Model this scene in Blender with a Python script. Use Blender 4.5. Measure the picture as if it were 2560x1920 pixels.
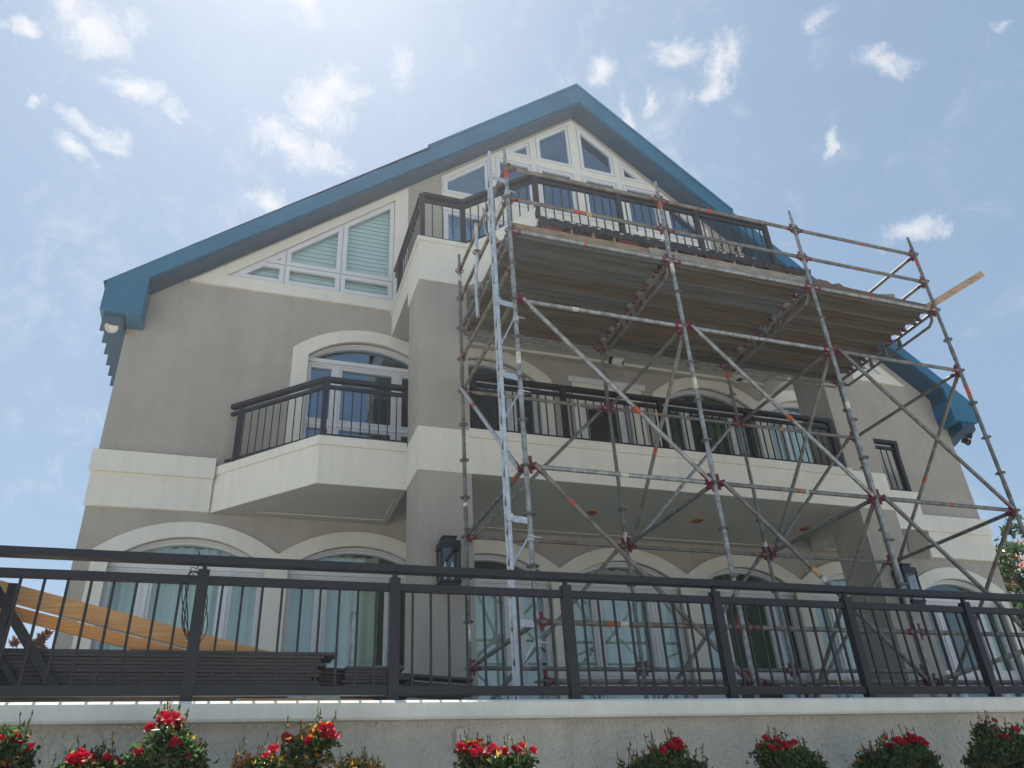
import bpy, math, random
from mathutils import Vector, Matrix
from mathutils.geometry import tessellate_polygon
R = math.radians
for o in list(bpy.data.objects): bpy.data.objects.remove(o, do_unlink=True)
S = bpy.context.scene
COL = S.collection

# ------------------------------------------------------------------ camera
cd = bpy.data.cameras.new('camera'); cam = bpy.data.objects.new('camera', cd); COL.objects.link(cam)
cr = Vector((0.944395, -0.324379, -0.053820)); cu = Vector((-0.118135, -0.487475, 0.865108)); cf = Vector((0.306858, 0.810646, 0.498689))
m = Matrix((cr, cu, -cf)).transposed().to_4x4()
cam.matrix_world = m                      # the eye stands at the origin; the ground is 1.6 m below it
cd.sensor_width = 36; cd.lens = 27.602; cd.clip_start = .05; cd.clip_end = 3000
S.camera = cam
# ------------------------------------------------------------------ light
SUN_EL, SUN_AZ = 62, -2                   # azimuth from +y (behind the house) towards +x
w = bpy.data.worlds.new('World'); S.world = w; w.use_nodes = True
nt = w.node_tree; N = nt.nodes; L = nt.links
for n in list(N): N.remove(n)
def nd(t, tree=None, **k):
    n = (tree or nt).nodes.new(t)
    for a, b in k.items(): setattr(n, a, b)
    return n
out = nd('ShaderNodeOutputWorld'); bg = nd('ShaderNodeBackground')
sky = nd('ShaderNodeTexSky', sky_type='NISHITA'); sky.sun_disc = False
sky.sun_elevation = R(SUN_EL); sky.sun_rotation = R(SUN_AZ); sky.air_density = 1.0; sky.dust_density = .7; sky.ozone_density = 1.3; sky.altitude = 50
bg.inputs['Strength'].default_value = .071
tc = nd('ShaderNodeTexCoord')
def vm(op, a, b=None):
    n = nd('ShaderNodeVectorMath', operation=op)
    if isinstance(a, (tuple, list)): n.inputs[0].default_value = a
    else: L.new(a, n.inputs[0])
    if b is not None:
        if isinstance(b, (tuple, list)): n.inputs[1].default_value = b
        else: L.new(b, n.inputs[1])
    return n.outputs['Value'] if op == 'DOT_PRODUCT' else n.outputs['Vector']
def ma(op, a, b=0., c=0.):
    n = nd('ShaderNodeMath', operation=op)
    for i, v in enumerate((a, b, c)):
        if isinstance(v, (int, float)): n.inputs[i].default_value = v
        else: L.new(v, n.inputs[i])
    return n.outputs[0]
def noise(sc, det, rough, vec, dist=0.):
    n = nd('ShaderNodeTexNoise'); n.inputs['Scale'].default_value = sc; n.inputs['Detail'].default_value = det
    n.inputs['Roughness'].default_value = rough; n.inputs['Distortion'].default_value = dist; L.new(vec, n.inputs['Vector']); return n
D0 = tc.outputs['Generated']
wn = noise(9, 5, .6, D0); warp = vm('SUBTRACT', wn.outputs['Color'], (.5, .5, .5))
sc = nd('ShaderNodeVectorMath', operation='SCALE'); L.new(warp, sc.inputs[0]); sc.inputs['Scale'].default_value = .085
DW = vm('ADD', D0, sc.outputs[0])
CL = [(-0.200,0.621,0.758,0.971,0.228,0.069,-0.131,0.750,-0.648,0.045,0.025,1.),(-0.267,0.622,0.736,0.953,0.282,0.107,-0.141,0.730,-0.668,0.019,0.009,.9),
(-0.155,0.669,0.727,0.986,0.146,0.076,-0.055,0.729,-0.683,0.033,0.013,.9),(-0.117,0.683,0.721,0.847,0.447,-0.287,-0.518,0.578,-0.631,0.016,0.009,.8),
(-0.196,0.702,0.685,0.943,0.327,-0.066,-0.271,0.632,-0.726,0.041,0.011,.8),(-0.219,0.719,0.660,0.933,0.351,-0.073,-0.284,0.600,-0.748,0.020,0.010,.9),
(-0.253,0.681,0.687,0.967,0.158,0.199,0.027,0.715,-0.698,0.010,0.006,.7),(0.037,0.650,0.759,0.952,0.207,-0.224,-0.303,0.731,-0.612,0.043,0.033,1.1),
(0.005,0.695,0.719,0.998,0.040,-0.046,-0.060,0.718,-0.693,0.059,0.021,.95),(0.002,0.584,0.812,0.962,0.221,-0.162,-0.274,0.781,-0.562,0.024,0.013,.6),
(0.000,0.741,0.672,0.985,0.117,-0.129,-0.174,0.662,-0.729,0.031,0.015,.7),(0.415,0.483,0.771,0.880,-0.426,-0.207,0.228,0.765,-0.602,0.034,0.016,1.),
(0.464,0.470,0.750,0.883,-0.189,-0.429,-0.060,0.862,-0.503,0.026,0.032,.9),(0.465,0.498,0.732,0.630,-0.767,0.121,0.621,0.405,-0.671,0.030,0.012,.9),
(0.341,0.539,0.770,0.913,-0.384,-0.136,0.222,0.750,-0.624,0.019,0.014,.95),(0.399,0.535,0.744,0.891,-0.418,-0.178,0.216,0.734,-0.643,0.010,0.017,.8),
(0.383,0.560,0.735,0.778,-0.625,0.070,0.498,0.545,-0.675,0.008,0.021,1.),(0.533,0.389,0.751,0.571,-0.821,0.020,0.625,0.418,-0.660,0.020,0.012,.8),
(0.605,0.385,0.697,0.791,-0.390,-0.471,0.091,0.836,-0.541,0.026,0.015,1.),(0.577,0.474,0.665,0.813,-0.259,-0.521,-0.075,0.841,-0.535,0.007,0.016,.7),
(0.678,0.484,0.553,0.633,-0.766,-0.107,0.372,0.423,-0.826,0.034,0.014,.8),(0.666,0.307,0.680,0.708,-0.547,-0.447,0.234,0.779,-0.582,0.009,0.006,.6),
(0.113,0.609,0.785,0.968,-0.245,0.051,0.224,0.754,-0.618,0.016,0.027,.35)]
tot = None
for c in CL:
    d = vm('SUBTRACT', DW, tuple(c[0:3]))
    uu = ma('DIVIDE', vm('DOT_PRODUCT', d, tuple(c[3:6])), c[9] * 1.5); vv = ma('DIVIDE', vm('DOT_PRODUCT', d, tuple(c[6:9])), c[10] * 1.7)
    q = ma('SUBTRACT', 1., ma('SQRT', ma('ADD', ma('MULTIPLY', uu, uu), ma('MULTIPLY', vv, vv))))
    q = ma('MULTIPLY', ma('MAXIMUM', q, 0.), c[11])
    tot = q if tot is None else ma('MAXIMUM', tot, q)
fn = noise(20, 10, .68, D0, .6); fn2 = noise(70, 6, .7, DW)
er = ma('ADD', ma('MULTIPLY', ma('SUBTRACT', fn.outputs['Fac'], .5), 2.6), ma('MULTIPLY', ma('SUBTRACT', fn2.outputs['Fac'], .5), 1.0))
mk = nd('ShaderNodeMapRange', interpolation_type='SMOOTHSTEP'); mk.inputs['From Min'].default_value = .05; mk.inputs['From Max'].default_value = 1.35; mk.clamp = True
L.new(ma('MULTIPLY', ma('ADD', ma('MULTIPLY', tot, 1.25), er), ma('MINIMUM', ma('MULTIPLY', tot, 5.), 1.)), mk.inputs['Value'])
# hazy summer air: an even pale veil with soft uneven streaks
vn = noise(2.4, 6, .6, D0, .5); vr = nd('ShaderNodeMapRange'); vr.inputs['From Min'].default_value = .35; vr.inputs['From Max'].default_value = .72
vr.inputs['To Min'].default_value = .50; vr.inputs['To Max'].default_value = .70; L.new(vn.outputs['Fac'], vr.inputs['Value'])
mh = nd('ShaderNodeMix', data_type='RGBA'); L.new(vr.outputs[0], mh.inputs['Factor']); L.new(sky.outputs[0], mh.inputs[6]); mh.inputs[7].default_value = (2.6, 3.75, 4.95, 1)
mix = nd('ShaderNodeMix', data_type='RGBA'); wp = nd('ShaderNodeMapRange', interpolation_type='SMOOTHSTEP'); wp.inputs['From Min'].default_value = .52; wp.inputs['From Max'].default_value = .80; wp.inputs['To Max'].default_value = .45
L.new(ma('ADD', ma('MULTIPLY', fn.outputs['Fac'], .55), ma('MULTIPLY', vn.outputs['Fac'], .5)), wp.inputs['Value'])
L.new(ma('MAXIMUM', ma('MULTIPLY', mk.outputs[0], .82), wp.outputs[0]), mix.inputs['Factor']); L.new(mh.outputs[2], mix.inputs[6])
mix.inputs[7].default_value = (6.9, 6.9, 7.1, 1)
L.new(mix.outputs[2], bg.inputs['Color']); L.new(bg.outputs[0], out.inputs['Surface'])
sd = bpy.data.lights.new('sun', 'SUN'); sun = bpy.data.objects.new('sun', sd); COL.objects.link(sun)
sd.energy = 5.0; sd.angle = R(.5); sd.color = (1, .95, .87)
sv = Vector((math.sin(R(SUN_AZ)) * math.cos(R(SUN_EL)), math.cos(R(SUN_AZ)) * math.cos(R(SUN_EL)), math.sin(R(SUN_EL))))
sun.rotation_euler = sv.to_track_quat('Z', 'Y').to_euler()
S.view_settings.view_transform = 'Standard'; S.view_settings.look = 'None'; S.view_settings.exposure = 0.9; S.view_settings.gamma = 1
try: S.view_settings.use_curve_mapping = False
except Exception: pass
S.render.engine = 'CYCLES'
S.cycles.max_bounces = 8; S.cycles.transparent_max_bounces = 16

# ------------------------------------------------------------------ materials
def mat(name, col, rough=.7, metal=0., bump=0., bscale=60., var=0., vscale=3., col2=None, spec=None, vdet=5, lo=.35, hi=.65, stretch=None, bdist=.01, streak=0.):
    mt = bpy.data.materials.new(name); mt.use_nodes = True; t = mt.node_tree; b = t.nodes['Principled BSDF']
    b.inputs['Base Color'].default_value = (*col, 1); b.inputs['Roughness'].default_value = rough; b.inputs['Metallic'].default_value = metal
    if spec is not None: b.inputs['Specular IOR Level'].default_value = spec
    co = t.nodes.new('ShaderNodeTexCoord'); src = co.outputs['Object']
    if stretch:
        mp = t.nodes.new('ShaderNodeMapping'); mp.inputs['Scale'].default_value = stretch; t.links.new(src, mp.inputs['Vector']); src = mp.outputs[0]
    if var or col2:
        n = t.nodes.new('ShaderNodeTexNoise'); n.inputs['Scale'].default_value = vscale; n.inputs['Detail'].default_value = vdet; n.inputs['Roughness'].default_value = .6
        t.links.new(src, n.inputs['Vector'])
        mr = t.nodes.new('ShaderNodeMapRange'); mr.inputs['From Min'].default_value = lo; mr.inputs['From Max'].default_value = hi; t.links.new(n.outputs['Fac'], mr.inputs['Value'])
        mx = t.nodes.new('ShaderNodeMix'); mx.data_type = 'RGBA'; t.links.new(mr.outputs[0], mx.inputs['Factor'])
        c2 = col2 or tuple(c * (1 - var) for c in col)
        mx.inputs[6].default_value = (*c2, 1); mx.inputs[7].default_value = (*col, 1); t.links.new(mx.outputs[2], b.inputs['Base Color'])
    if streak:
        mp2 = t.nodes.new('ShaderNodeMapping'); mp2.inputs['Scale'].default_value = (5, 5, .45); t.links.new(src, mp2.inputs['Vector'])
        n3 = t.nodes.new('ShaderNodeTexNoise'); n3.inputs['Scale'].default_value = 1.3; n3.inputs['Detail'].default_value = 6; n3.inputs['Roughness'].default_value = .65; t.links.new(mp2.outputs[0], n3.inputs['Vector'])
        r3 = t.nodes.new('ShaderNodeMapRange'); r3.inputs['From Min'].default_value = .42; r3.inputs['From Max'].default_value = .72; r3.inputs['To Min'].default_value = 1.; r3.inputs['To Max'].default_value = 1. - streak * 1.6
        t.links.new(n3.outputs['Fac'], r3.inputs['Value']); sc3 = t.nodes.new('ShaderNodeVectorMath'); sc3.operation = 'SCALE'; t.links.new(r3.outputs[0], sc3.inputs['Scale'])
        t.links.new(b.inputs['Base Color'].links[0].from_socket, sc3.inputs[0]); t.links.new(sc3.outputs[0], b.inputs['Base Color'])
    if bump:
        n2 = t.nodes.new('ShaderNodeTexNoise'); n2.inputs['Scale'].default_value = bscale; n2.inputs['Detail'].default_value = 6; t.links.new(src, n2.inputs['Vector'])
        bp = t.nodes.new('ShaderNodeBump'); bp.inputs['Strength'].default_value = bump; bp.inputs['Distance'].default_value = bdist
        t.links.new(n2.outputs['Fac'], bp.inputs['Height']); t.links.new(bp.outputs[0], b.inputs['Normal'])
    return mt
M = {}
M['stucco'] = mat('stucco', (.385, .362, .322),   .95, bump=.9, bdist=.012, bscale=44, streak=.055, var=.13, vscale=1.1)
M['wallstucco'] = mat('garden_wall_stucco', (.58, .565, .50), .95, bump=1.0, bscale=24, var=.13, vscale=2.2, bdist=.05, streak=.08)
M['cream'] = mat('cream_stucco', (.69, .675, .605), .9, bump=.15, bscale=70, var=.07, vscale=1.3, streak=.055)
M['cap'] = mat('cap_stucco', (.70, .72, .67), .9, streak=.08, bump=.35, bscale=22, var=.12, vscale=2.5)
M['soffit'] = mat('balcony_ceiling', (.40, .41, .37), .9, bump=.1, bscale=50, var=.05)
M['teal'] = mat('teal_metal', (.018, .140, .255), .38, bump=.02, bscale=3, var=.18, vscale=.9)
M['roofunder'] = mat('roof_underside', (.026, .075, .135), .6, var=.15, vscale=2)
M['shingle'] = mat('roof_sheet', (.03, .12, .17), .5, var=.2)
M['frame'] = mat('window_aluminium', (.62, .64, .66), .45, var=.05)
M['dark'] = mat('dark_painted_metal', (.013, .012, .017), .42, bump=.05, bscale=200, var=.2, vscale=8)
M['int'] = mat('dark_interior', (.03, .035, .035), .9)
M['curtain'] = mat('curtain', (.74, .77, .71), .9, var=.1, vscale=2)
M['curtainw'] = mat('white_curtain', (.80, .80, .79), .9, var=.1, vscale=2)
M['curtaing_refl'] = mat('green_curtain_reflection', (.12, .19, .13), .9, var=.2, vscale=2)  # green of real curtains, also used as painted reflection of greenery
M['blind'] = mat('window_blind', (.66, .76, .78), .8)
M['galv'] = mat('galvanised_tube', (.34, .37, .385), .5, .5, bump=.15, bscale=70, col2=(.205, .21, .20), vscale=14, lo=.40, hi=.60)
M['galvd'] = mat('weathered_tube', (.20, .215, .215), .55, .4, bump=.2, bscale=80, col2=(.12, .115, .105), vscale=11, lo=.40, hi=.62)
M['galvb'] = mat('rusty_tube', (.23, .225, .20), .6, .3, bump=.2, bscale=80, col2=(.13, .115, .095), vscale=9, lo=.40, hi=.62)
M['bright'] = mat('bright_zinc', (.60, .63, .66), .36, .6, bump=.1, bscale=60, var=.3, vscale=20)
M['red'] = mat('red_painted_wedge', (.15, .012, .034), .6, var=.4, vscale=25)
M['orange'] = mat('orange_paint', (.48, .10, .045), .7, var=.45, vscale=30)
M['white'] = mat('white_paint', (.75, .72, .62), .7, col2=(.35, .33, .28), vscale=40)
M['wood'] = mat('fresh_timber', (.60, .37, .17), .75, bump=.1, bscale=30, col2=(.46, .24, .09), vscale=6, stretch=(.8, 12, 14))
M['wood_bounce'] = mat('bounce_lit_timber', (.62, .31, .11), .75, bump=.1, bscale=30, col2=(.50, .22, .065), vscale=6, stretch=(.8, 12, 14))  # fresh timber turned more orange, bounce light put into the colour
M['woodo'] = mat('old_board', (.33, .24, .16), .85, bump=.3, bscale=30, col2=(.16, .12, .085), vscale=5, stretch=(1.2, 9, 9))
M['woodt'] = mat('tan_stud', (.42, .29, .18), .8, bump=.2, bscale=30, col2=(.20, .12, .07), vscale=3.5, lo=.32, hi=.52, stretch=(1, 9, 9))
M['woodg'] = mat('grey_board', (.30, .28, .24), .85, bump=.3, bscale=30, col2=(.15, .14, .12), vscale=5, stretch=(1.2, 9, 9))
M['ply'] = mat('brown_sheet', (.14, .10, .085), .8, var=.3, vscale=6)
M['board'] = mat('dark_decking', (.060, .056, .058), .6, bump=.15, bscale=60, var=.35, vscale=7, stretch=(.6, 6, 6))
M['flash'] = mat('torn_membrane', (.02, .018, .022), .5, bump=.8, bscale=14, var=.3)
M['peel'] = mat('peeled_white_scrap', (.7, .7, .72), .6, bump=.5, bscale=30)
M['rustred'] = mat('red_brown_block', (.13, .030, .028), .8, var=.3, vscale=12)
M['lampwhite'] = mat('lamp_shell', (.62, .62, .58), .5)
M['copper'] = mat('copper_rim', (.90, .42, .16), .3, .5)
M['copperdark'] = mat('copper_reflector', (.24, .07, .025), .35, .5)
M['concrete'] = mat('terrace_paving', (.42, .40, .36), .9, bump=.1, var=.15)
M['bounce_ground'] = mat('pale_bounce_ground', (.50, .47, .42), .9, bump=.1, var=.12, vscale=.6)
M['grass'] = mat('lawn', (.085, .12, .04), .95, bump=.5, bscale=20, var=.3, vscale=1)
M['soil'] = mat('bed_mulch', (.20, .16, .12), .95, bump=.6, bscale=12, var=.3)
M['bark'] = mat('bark', (.12, .085, .06), .9, bump=.5, bscale=20, var=.3)
M['plasticbox'] = mat('grey_plastic', (.50, .47, .42), .6)
M['film'] = mat('blue_plastic_film', (.16, .22, .33), .3, var=.5, vscale=18)
# scaffold deck: steel sheet with long ribs (geometry), rust streaks and real punched holes
def deckmat(nm, c1, c2, lo):
    mt = mat(nm, c1, .6, .35, bump=.15, bscale=60, col2=c2, vscale=2.2, lo=lo, hi=lo + .2, stretch=(.40, 9, 6))
    t = mt.node_tree; b = t.nodes['Principled BSDF']; o = t.nodes['Material Output']
    co = t.nodes.new('ShaderNodeTexCoord'); sx = t.nodes.new('ShaderNodeSeparateXYZ'); t.links.new(co.outputs['Object'], sx.inputs[0])
    def m_(op, a, b_=0.):
        n = t.nodes.new('ShaderNodeMath'); n.operation = op
        for i, v in enumerate((a, b_)):
            if isinstance(v, (int, float)): n.inputs[i].default_value = v
            else: t.links.new(v, n.inputs[i])
        return n.outputs[0]
    def cell(v, s): return m_('SUBTRACT', m_('FRACT', m_('DIVIDE', v, s)), .5)
    X_, Y_ = sx.outputs[0], sx.outputs[1]
    dx = m_('MULTIPLY', cell(X_, .048), .048); dy = m_('MULTIPLY', cell(m_('ADD', Y_, m_('MULTIPLY', m_('FRACT', m_('MULTIPLY', m_('FLOOR', m_('DIVIDE', X_, .048)), .5)), .03)), .030), .030)
    d = m_('SQRT', m_('ADD', m_('MULTIPLY', dx, dx), m_('MULTIPLY', dy, dy)))
    hole = m_('LESS_THAN', d, .0058)
    # holes only inside the punched bands
    nn = t.nodes.new('ShaderNodeTexNoise'); nn.inputs['Scale'].default_value = 3.; t.links.new(co.outputs['Object'], nn.inputs['Vector'])
    fac = m_('MULTIPLY', hole, m_('GREATER_THAN', nn.outputs['Fac'], .5))
    tr = t.nodes.new('ShaderNodeBsdfTransparent'); ms = t.nodes.new('ShaderNodeMixShader')
    t.links.new(fac, ms.inputs[0]); t.links.new(b.outputs[0], ms.inputs[1]); t.links.new(tr.outputs[0], ms.inputs[2]); t.links.new(ms.outputs[0], o.inputs['Surface'])
    return mt
M['deck_grey'] = deckmat('punched_steel_deck', (.13, .15, .155), (.095, .085, .065), .38)
M['deck_brown'] = deckmat('rusty_steel_deck', (.12, .125, .11), (.115, .083, .048), .44)
M['deck_dark'] = deckmat('dark_steel_deck', (.10, .115, .115), (.07, .06, .045), .42)
def glassmat(name, tint, base):
    mt = bpy.data.materials.new(name); mt.use_nodes = True; t = mt.node_tree
    for n in list(t.nodes): t.nodes.remove(n)
    o = t.nodes.new('ShaderNodeOutputMaterial'); tr = t.nodes.new('ShaderNodeBsdfTransparent'); gl = t.nodes.new('ShaderNodeBsdfGlossy')
    gl.inputs['Roughness'].default_value = .008; tr.inputs['Color'].default_value = (*tint, 1); gl.inputs['Color'].default_value = (.74, .87, 1., 1) if 'upper' in name else (.88, .93, .96, 1)
    co = t.nodes.new('ShaderNodeTexCoord'); nz = t.nodes.new('ShaderNodeTexNoise'); nz.inputs['Scale'].default_value = 1.1; nz.inputs['Detail'].default_value = 1
    t.links.new(co.outputs['Object'], nz.inputs['Vector']); bp = t.nodes.new('ShaderNodeBump'); bp.inputs['Strength'].default_value = .035; bp.inputs['Distance'].default_value = .05
    t.links.new(nz.outputs['Fac'], bp.inputs['Height']); t.links.new(bp.outputs[0], gl.inputs['Normal'])
    ge = t.nodes.new('ShaderNodeNewGeometry'); dt = t.nodes.new('ShaderNodeVectorMath'); dt.operation = 'DOT_PRODUCT'
    t.links.new(ge.outputs['Normal'], dt.inputs[0]); t.links.new(ge.outputs['Incoming'], dt.inputs[1])
    def m_(op, a, b_):
        n = t.nodes.new('ShaderNodeMath'); n.operation = op
        for i, v in enumerate((a, b_)):
            if isinstance(v, (int, float)): n.inputs[i].default_value = v
            elif v is not None: t.links.new(v, n.inputs[i])
        return n.outputs[0]
    f5 = m_('POWER', m_('SUBTRACT', 1., m_('ABSOLUTE', dt.outputs['Value'], 0.)), 5.)       # Schlick reflection, the same from either side
    fr_ = m_('ADD', m_('MULTIPLY', f5, 1. - base), base); ms = t.nodes.new('ShaderNodeMixShader')
    t.links.new(fr_, ms.inputs[0]); t.links.new(tr.outputs[0], ms.inputs[1]); t.links.new(gl.outputs[0], ms.inputs[2]); t.links.new(ms.outputs[0], o.inputs['Surface'])
    return mt
M['glass'] = glassmat('window_glass', (.88, .94, .91), .11)
M['glassu'] = glassmat('upper_window_glass', (.60, .76, .86), .19)
M['lampglass'] = glassmat('lantern_glass', (.9, .95, 1.), .06)
def leafmat(name, c1, c2, tr=.4, rough=.45):
    mt = mat(name, c1, rough, col2=c2, vscale=7, spec=.6); t = mt.node_tree; b = t.nodes['Principled BSDF']; o = t.nodes['Material Output']
    tl = t.nodes.new('ShaderNodeBsdfTranslucent'); ms = t.nodes.new('ShaderNodeMixShader'); ms.inputs[0].default_value = tr
    src = b.inputs['Base Color'].links[0].from_socket; hs = t.nodes.new('ShaderNodeHueSaturation'); hs.inputs['Value'].default_value = 2.2
    t.links.new(src, hs.inputs['Color']); t.links.new(hs.outputs[0], tl.inputs['Color'])
    t.links.new(b.outputs[0], ms.inputs[1]); t.links.new(tl.outputs[0], ms.inputs[2]); t.links.new(ms.outputs[0], o.inputs['Surface']); return mt
M['leaf'] = leafmat('rose_leaf', (.050, .10, .028), (.022, .052, .020))
M['leafy'] = leafmat('sunlit_young_leaf', (.22, .20, .03), (.30, .12, .03), .5)  # yellow of sunlit foliage put into the young leaves' colour
M['petal'] = leafmat('red_petal', (.52, .006, .030), (.30, .004, .022), .3, .6)
M['treeleaf'] = leafmat('tree_leaf', (.045, .085, .022), (.025, .05, .018), .35)
M['pink'] = leafmat('pink_blossom', (.62, .28, .22), (.70, .40, .28), .35, .7)
M['brownleaf'] = leafmat('brown_leaf', (.16, .055, .035), (.08, .03, .025), .3, .7)

# ------------------------------------------------------------------ mesh builder
class MB:
    def __init__(s): s.v = []; s.f = []; s.m = []; s.sm = []
    def add(s, vs, fs, mi=0, smooth=False):
        b = len(s.v); s.v += [tuple(v) for v in vs]; s.f += [tuple(i + b for i in f) for f in fs]; s.m += [mi] * len(fs); s.sm += [smooth] * len(fs); return s
    def box(s, x0, x1, y0, y1, z0, z1, mi=0):
        v = [(x, y, z) for x in (x0, x1) for y in (y0, y1) for z in (z0, z1)]
        return s.add(v, [(0, 1, 3, 2), (4, 6, 7, 5), (0, 4, 5, 1), (2, 3, 7, 6), (0, 2, 6, 4), (1, 5, 7, 3)], mi)
    def beam(s, p, q, wd, ht, mi=0, up=(0, 0, 1)):
        p = Vector(p); q = Vector(q); d = (q - p).normalized(); u = Vector(up); sd = d.cross(u)
        if sd.length < 1e-4: sd = d.cross(Vector((0, 1, 0)))
        sd.normalize(); u = sd.cross(d).normalized()
        v = [c + sd * a * wd / 2 + u * b * ht / 2 for c in (p, q) for a, b in ((-1, -1), (1, -1), (1, 1), (-1, 1))]
        return s.add(v, [(0, 1, 2, 3), (7, 6, 5, 4), (0, 4, 5, 1), (1, 5, 6, 2), (2, 6, 7, 3), (3, 7, 4, 0)], mi)
    def tube(s, p, q, r, n=12, mi=0, r2=None, cap=True):
        p = Vector(p); q = Vector(q); d = (q - p).normalized(); a = d.orthogonal().normalized(); b = d.cross(a); r2 = r if r2 is None else r2
        v = []
        for c, rr in ((p, r), (q, r2)):
            v += [c + (a * math.cos(2 * math.pi * i / n) + b * math.sin(2 * math.pi * i / n)) * rr for i in range(n)]
        s.add(v, [(i, (i + 1) % n, n + (i + 1) % n, n + i) for i in range(n)], mi, True)
        if cap: s.add(v, [tuple(range(n))[::-1], tuple(range(n, 2 * n))], mi)
        return s
    def path(s, pts, r, n=8, mi=0):
        for a, b in zip(pts, pts[1:]): s.tube(a, b, r, n, mi)
        return s
    def prism(s, poly, z0, z1, mi=0, holes=()):           # plan polygon extruded in z
        return s._ext([[Vector((x, y, 0)) for x, y in l] for l in (poly, *holes)], Vector((0, 0, z0)), Vector((0, 0, z1)), mi)
    def plate(s, poly, y0, y1, holes=(), mi=0):           # elevation polygon (x,z) extruded in y
        return s._ext([[Vector((x, 0, z)) for x, z in l] for l in (poly, *holes)], Vector((0, y0, 0)), Vector((0, y1, 0)), mi)
    def profile(s, poly, x0, x1, mi=0):                   # (y,z) polygon extruded in x
        return s._ext([[Vector((0, y, z)) for y, z in poly]], Vector((x0, 0, 0)), Vector((x1, 0, 0)), mi)
    def _ext(s, loops, a, b, mi):
        fl = [p for l in loops for p in l]; n = len(fl); tri = tessellate_polygon(loops)
        vs = [p + a for p in fl] + [p + b for p in fl]
        fs = [tuple(t) for t in tri] + [tuple(i + n for i in t[::-1]) for t in tri]
        k = 0
        for l in loops:
            for i in range(len(l)): j = (i + 1) % len(l); fs.append((k + i, k + j, k + j + n, k + i + n))
            k += len(l)
        return s.add(vs, fs, mi)
    def build(s, name, mats, parent=None, label=None, smooth=None):
        me = bpy.data.meshes.new(name)
        off = Vector((0, 0, 0)); p = parent
        while p is not None: off += p.location; p = p.parent
        me.from_pydata([Vector(v) - off for v in s.v], [], s.f)
        if isinstance(mats, str): mats = [mats]
        for k in mats: me.materials.append(M[k])
        me.polygons.foreach_set('material_index', s.m); me.polygons.foreach_set('use_smooth', s.sm)
        me.update()
        import bmesh
        bm = bmesh.new(); bm.from_mesh(me); bmesh.ops.recalc_face_normals(bm, faces=bm.faces) if len(s.f) < 60000 and smooth != 'leaf' else None; bm.to_mesh(me); bm.free()
        o = bpy.data.objects.new(name, me); COL.objects.link(o)
        if parent is not None: o.parent = parent
        if label: o['label'] = label
        return o
def thing(name, label, cat, loc=(0, 0, 0), group=None):
    o = bpy.data.objects.new(name, None); COL.objects.link(o); o.location = loc; o.empty_display_size = .2
    return tag(o, label, cat, group)
def tag(o, label, cat, group=None):
    o['label'] = label; o['category'] = cat
    if group: o['group'] = group
    return o
def struct(o): o['kind'] = 'structure'; return o
def arc(cx, zt, half, zs, n=20, rev=False):   # arc through (cx-half,zs),(cx,zt),(cx+half,zs)
    h = zt - zs; r = (half * half + h * h) / (2 * h); cz = zt - r; a = math.asin(half / r)
    p = [(cx + r * math.sin(-a + 2 * a * i / n), cz + r * math.cos(-a + 2 * a * i / n)) for i in range(n + 1)]
    return p[::-1] if rev else p
def inset(poly, d):                           # inward offset of a convex polygon
    n = len(poly); area = sum(poly[i][0] * poly[(i + 1) % n][1] - poly[(i + 1) % n][0] * poly[i][1] for i in range(n)); sg = 1 if area > 0 else -1
    ln = []
    for i in range(n):
        (x0, z0), (x1, z1) = poly[i], poly[(i + 1) % n]; l = math.hypot(x1 - x0, z1 - z0); nx, nz = -(z1 - z0) / l * sg, (x1 - x0) / l * sg
        ln.append((x0 + nx * d, z0 + nz * d, (x1 - x0) / l, (z1 - z0) / l))
    o = []
    for i in range(n):
        ax, az, adx, adz = ln[i - 1]; bx, bz, bdx, bdz = ln[i]; den = adx * bdz - adz * bdx
        if abs(den) < 1e-3: o.append((bx, bz)); continue
        t = ((bx - ax) * bdz - (bz - az) * bdx) / den; o.append((ax + adx * t, az + adz * t))
    return o
RNG = random.Random(7)
GZ = -1.6; TZ = .78; WY = 11.2
W0 = WY + .10     # plane of the window frames, set back in the wall

# ------------------------------------------------------------------ setting
g = MB(); g.add([(-400, -400, GZ), (400, -400, GZ), (400, 500, GZ), (-400, 500, GZ)], [(0, 1, 2, 3)]); struct(g.build('ground', 'bounce_ground'))  # unseen ground, made pale to bounce sunlight up onto the facade
b = MB(); b.profile([(3.2, GZ + .002), (5.548, GZ + .002), (5.548, -.33), (4.9, -.38), (4.2, -.75)], -14, 24); struct(b.build('planting_bed', 'soil'))
t = MB(); t.box(-14, 24, 5.86, 26, GZ + .004, TZ); struct(t.build('terrace', 'concrete'))

# low garden wall with its cap
lw = thing('garden_wall', 'low grey stucco garden wall with pale cap under the black railing', 'wall', (5, 5.6, GZ))
MB().box(-14, 24, 5.55, 5.86, GZ, .70).build('wall', 'wallstucco', lw)
MB().profile([(5.45, .715), (5.46, .70), (5.87, .70), (5.87, .848), (5.64, .846), (5.472, .820), (5.45, .803)], -14, 24).build('cap', 'cap', lw)
ob = thing('electrical_box', 'small grey blank electrical box on the garden wall above the roses', 'box', (1.57, 5.53, .55))
MB().box(1.53, 1.61, 5.50, 5.549, .50, .645).build('box_body', 'plasticbox', ob)
MB().box(1.536, 1.604, 5.492, 5.50, .506, .639).build('cover', 'plasticbox', ob)

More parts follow.
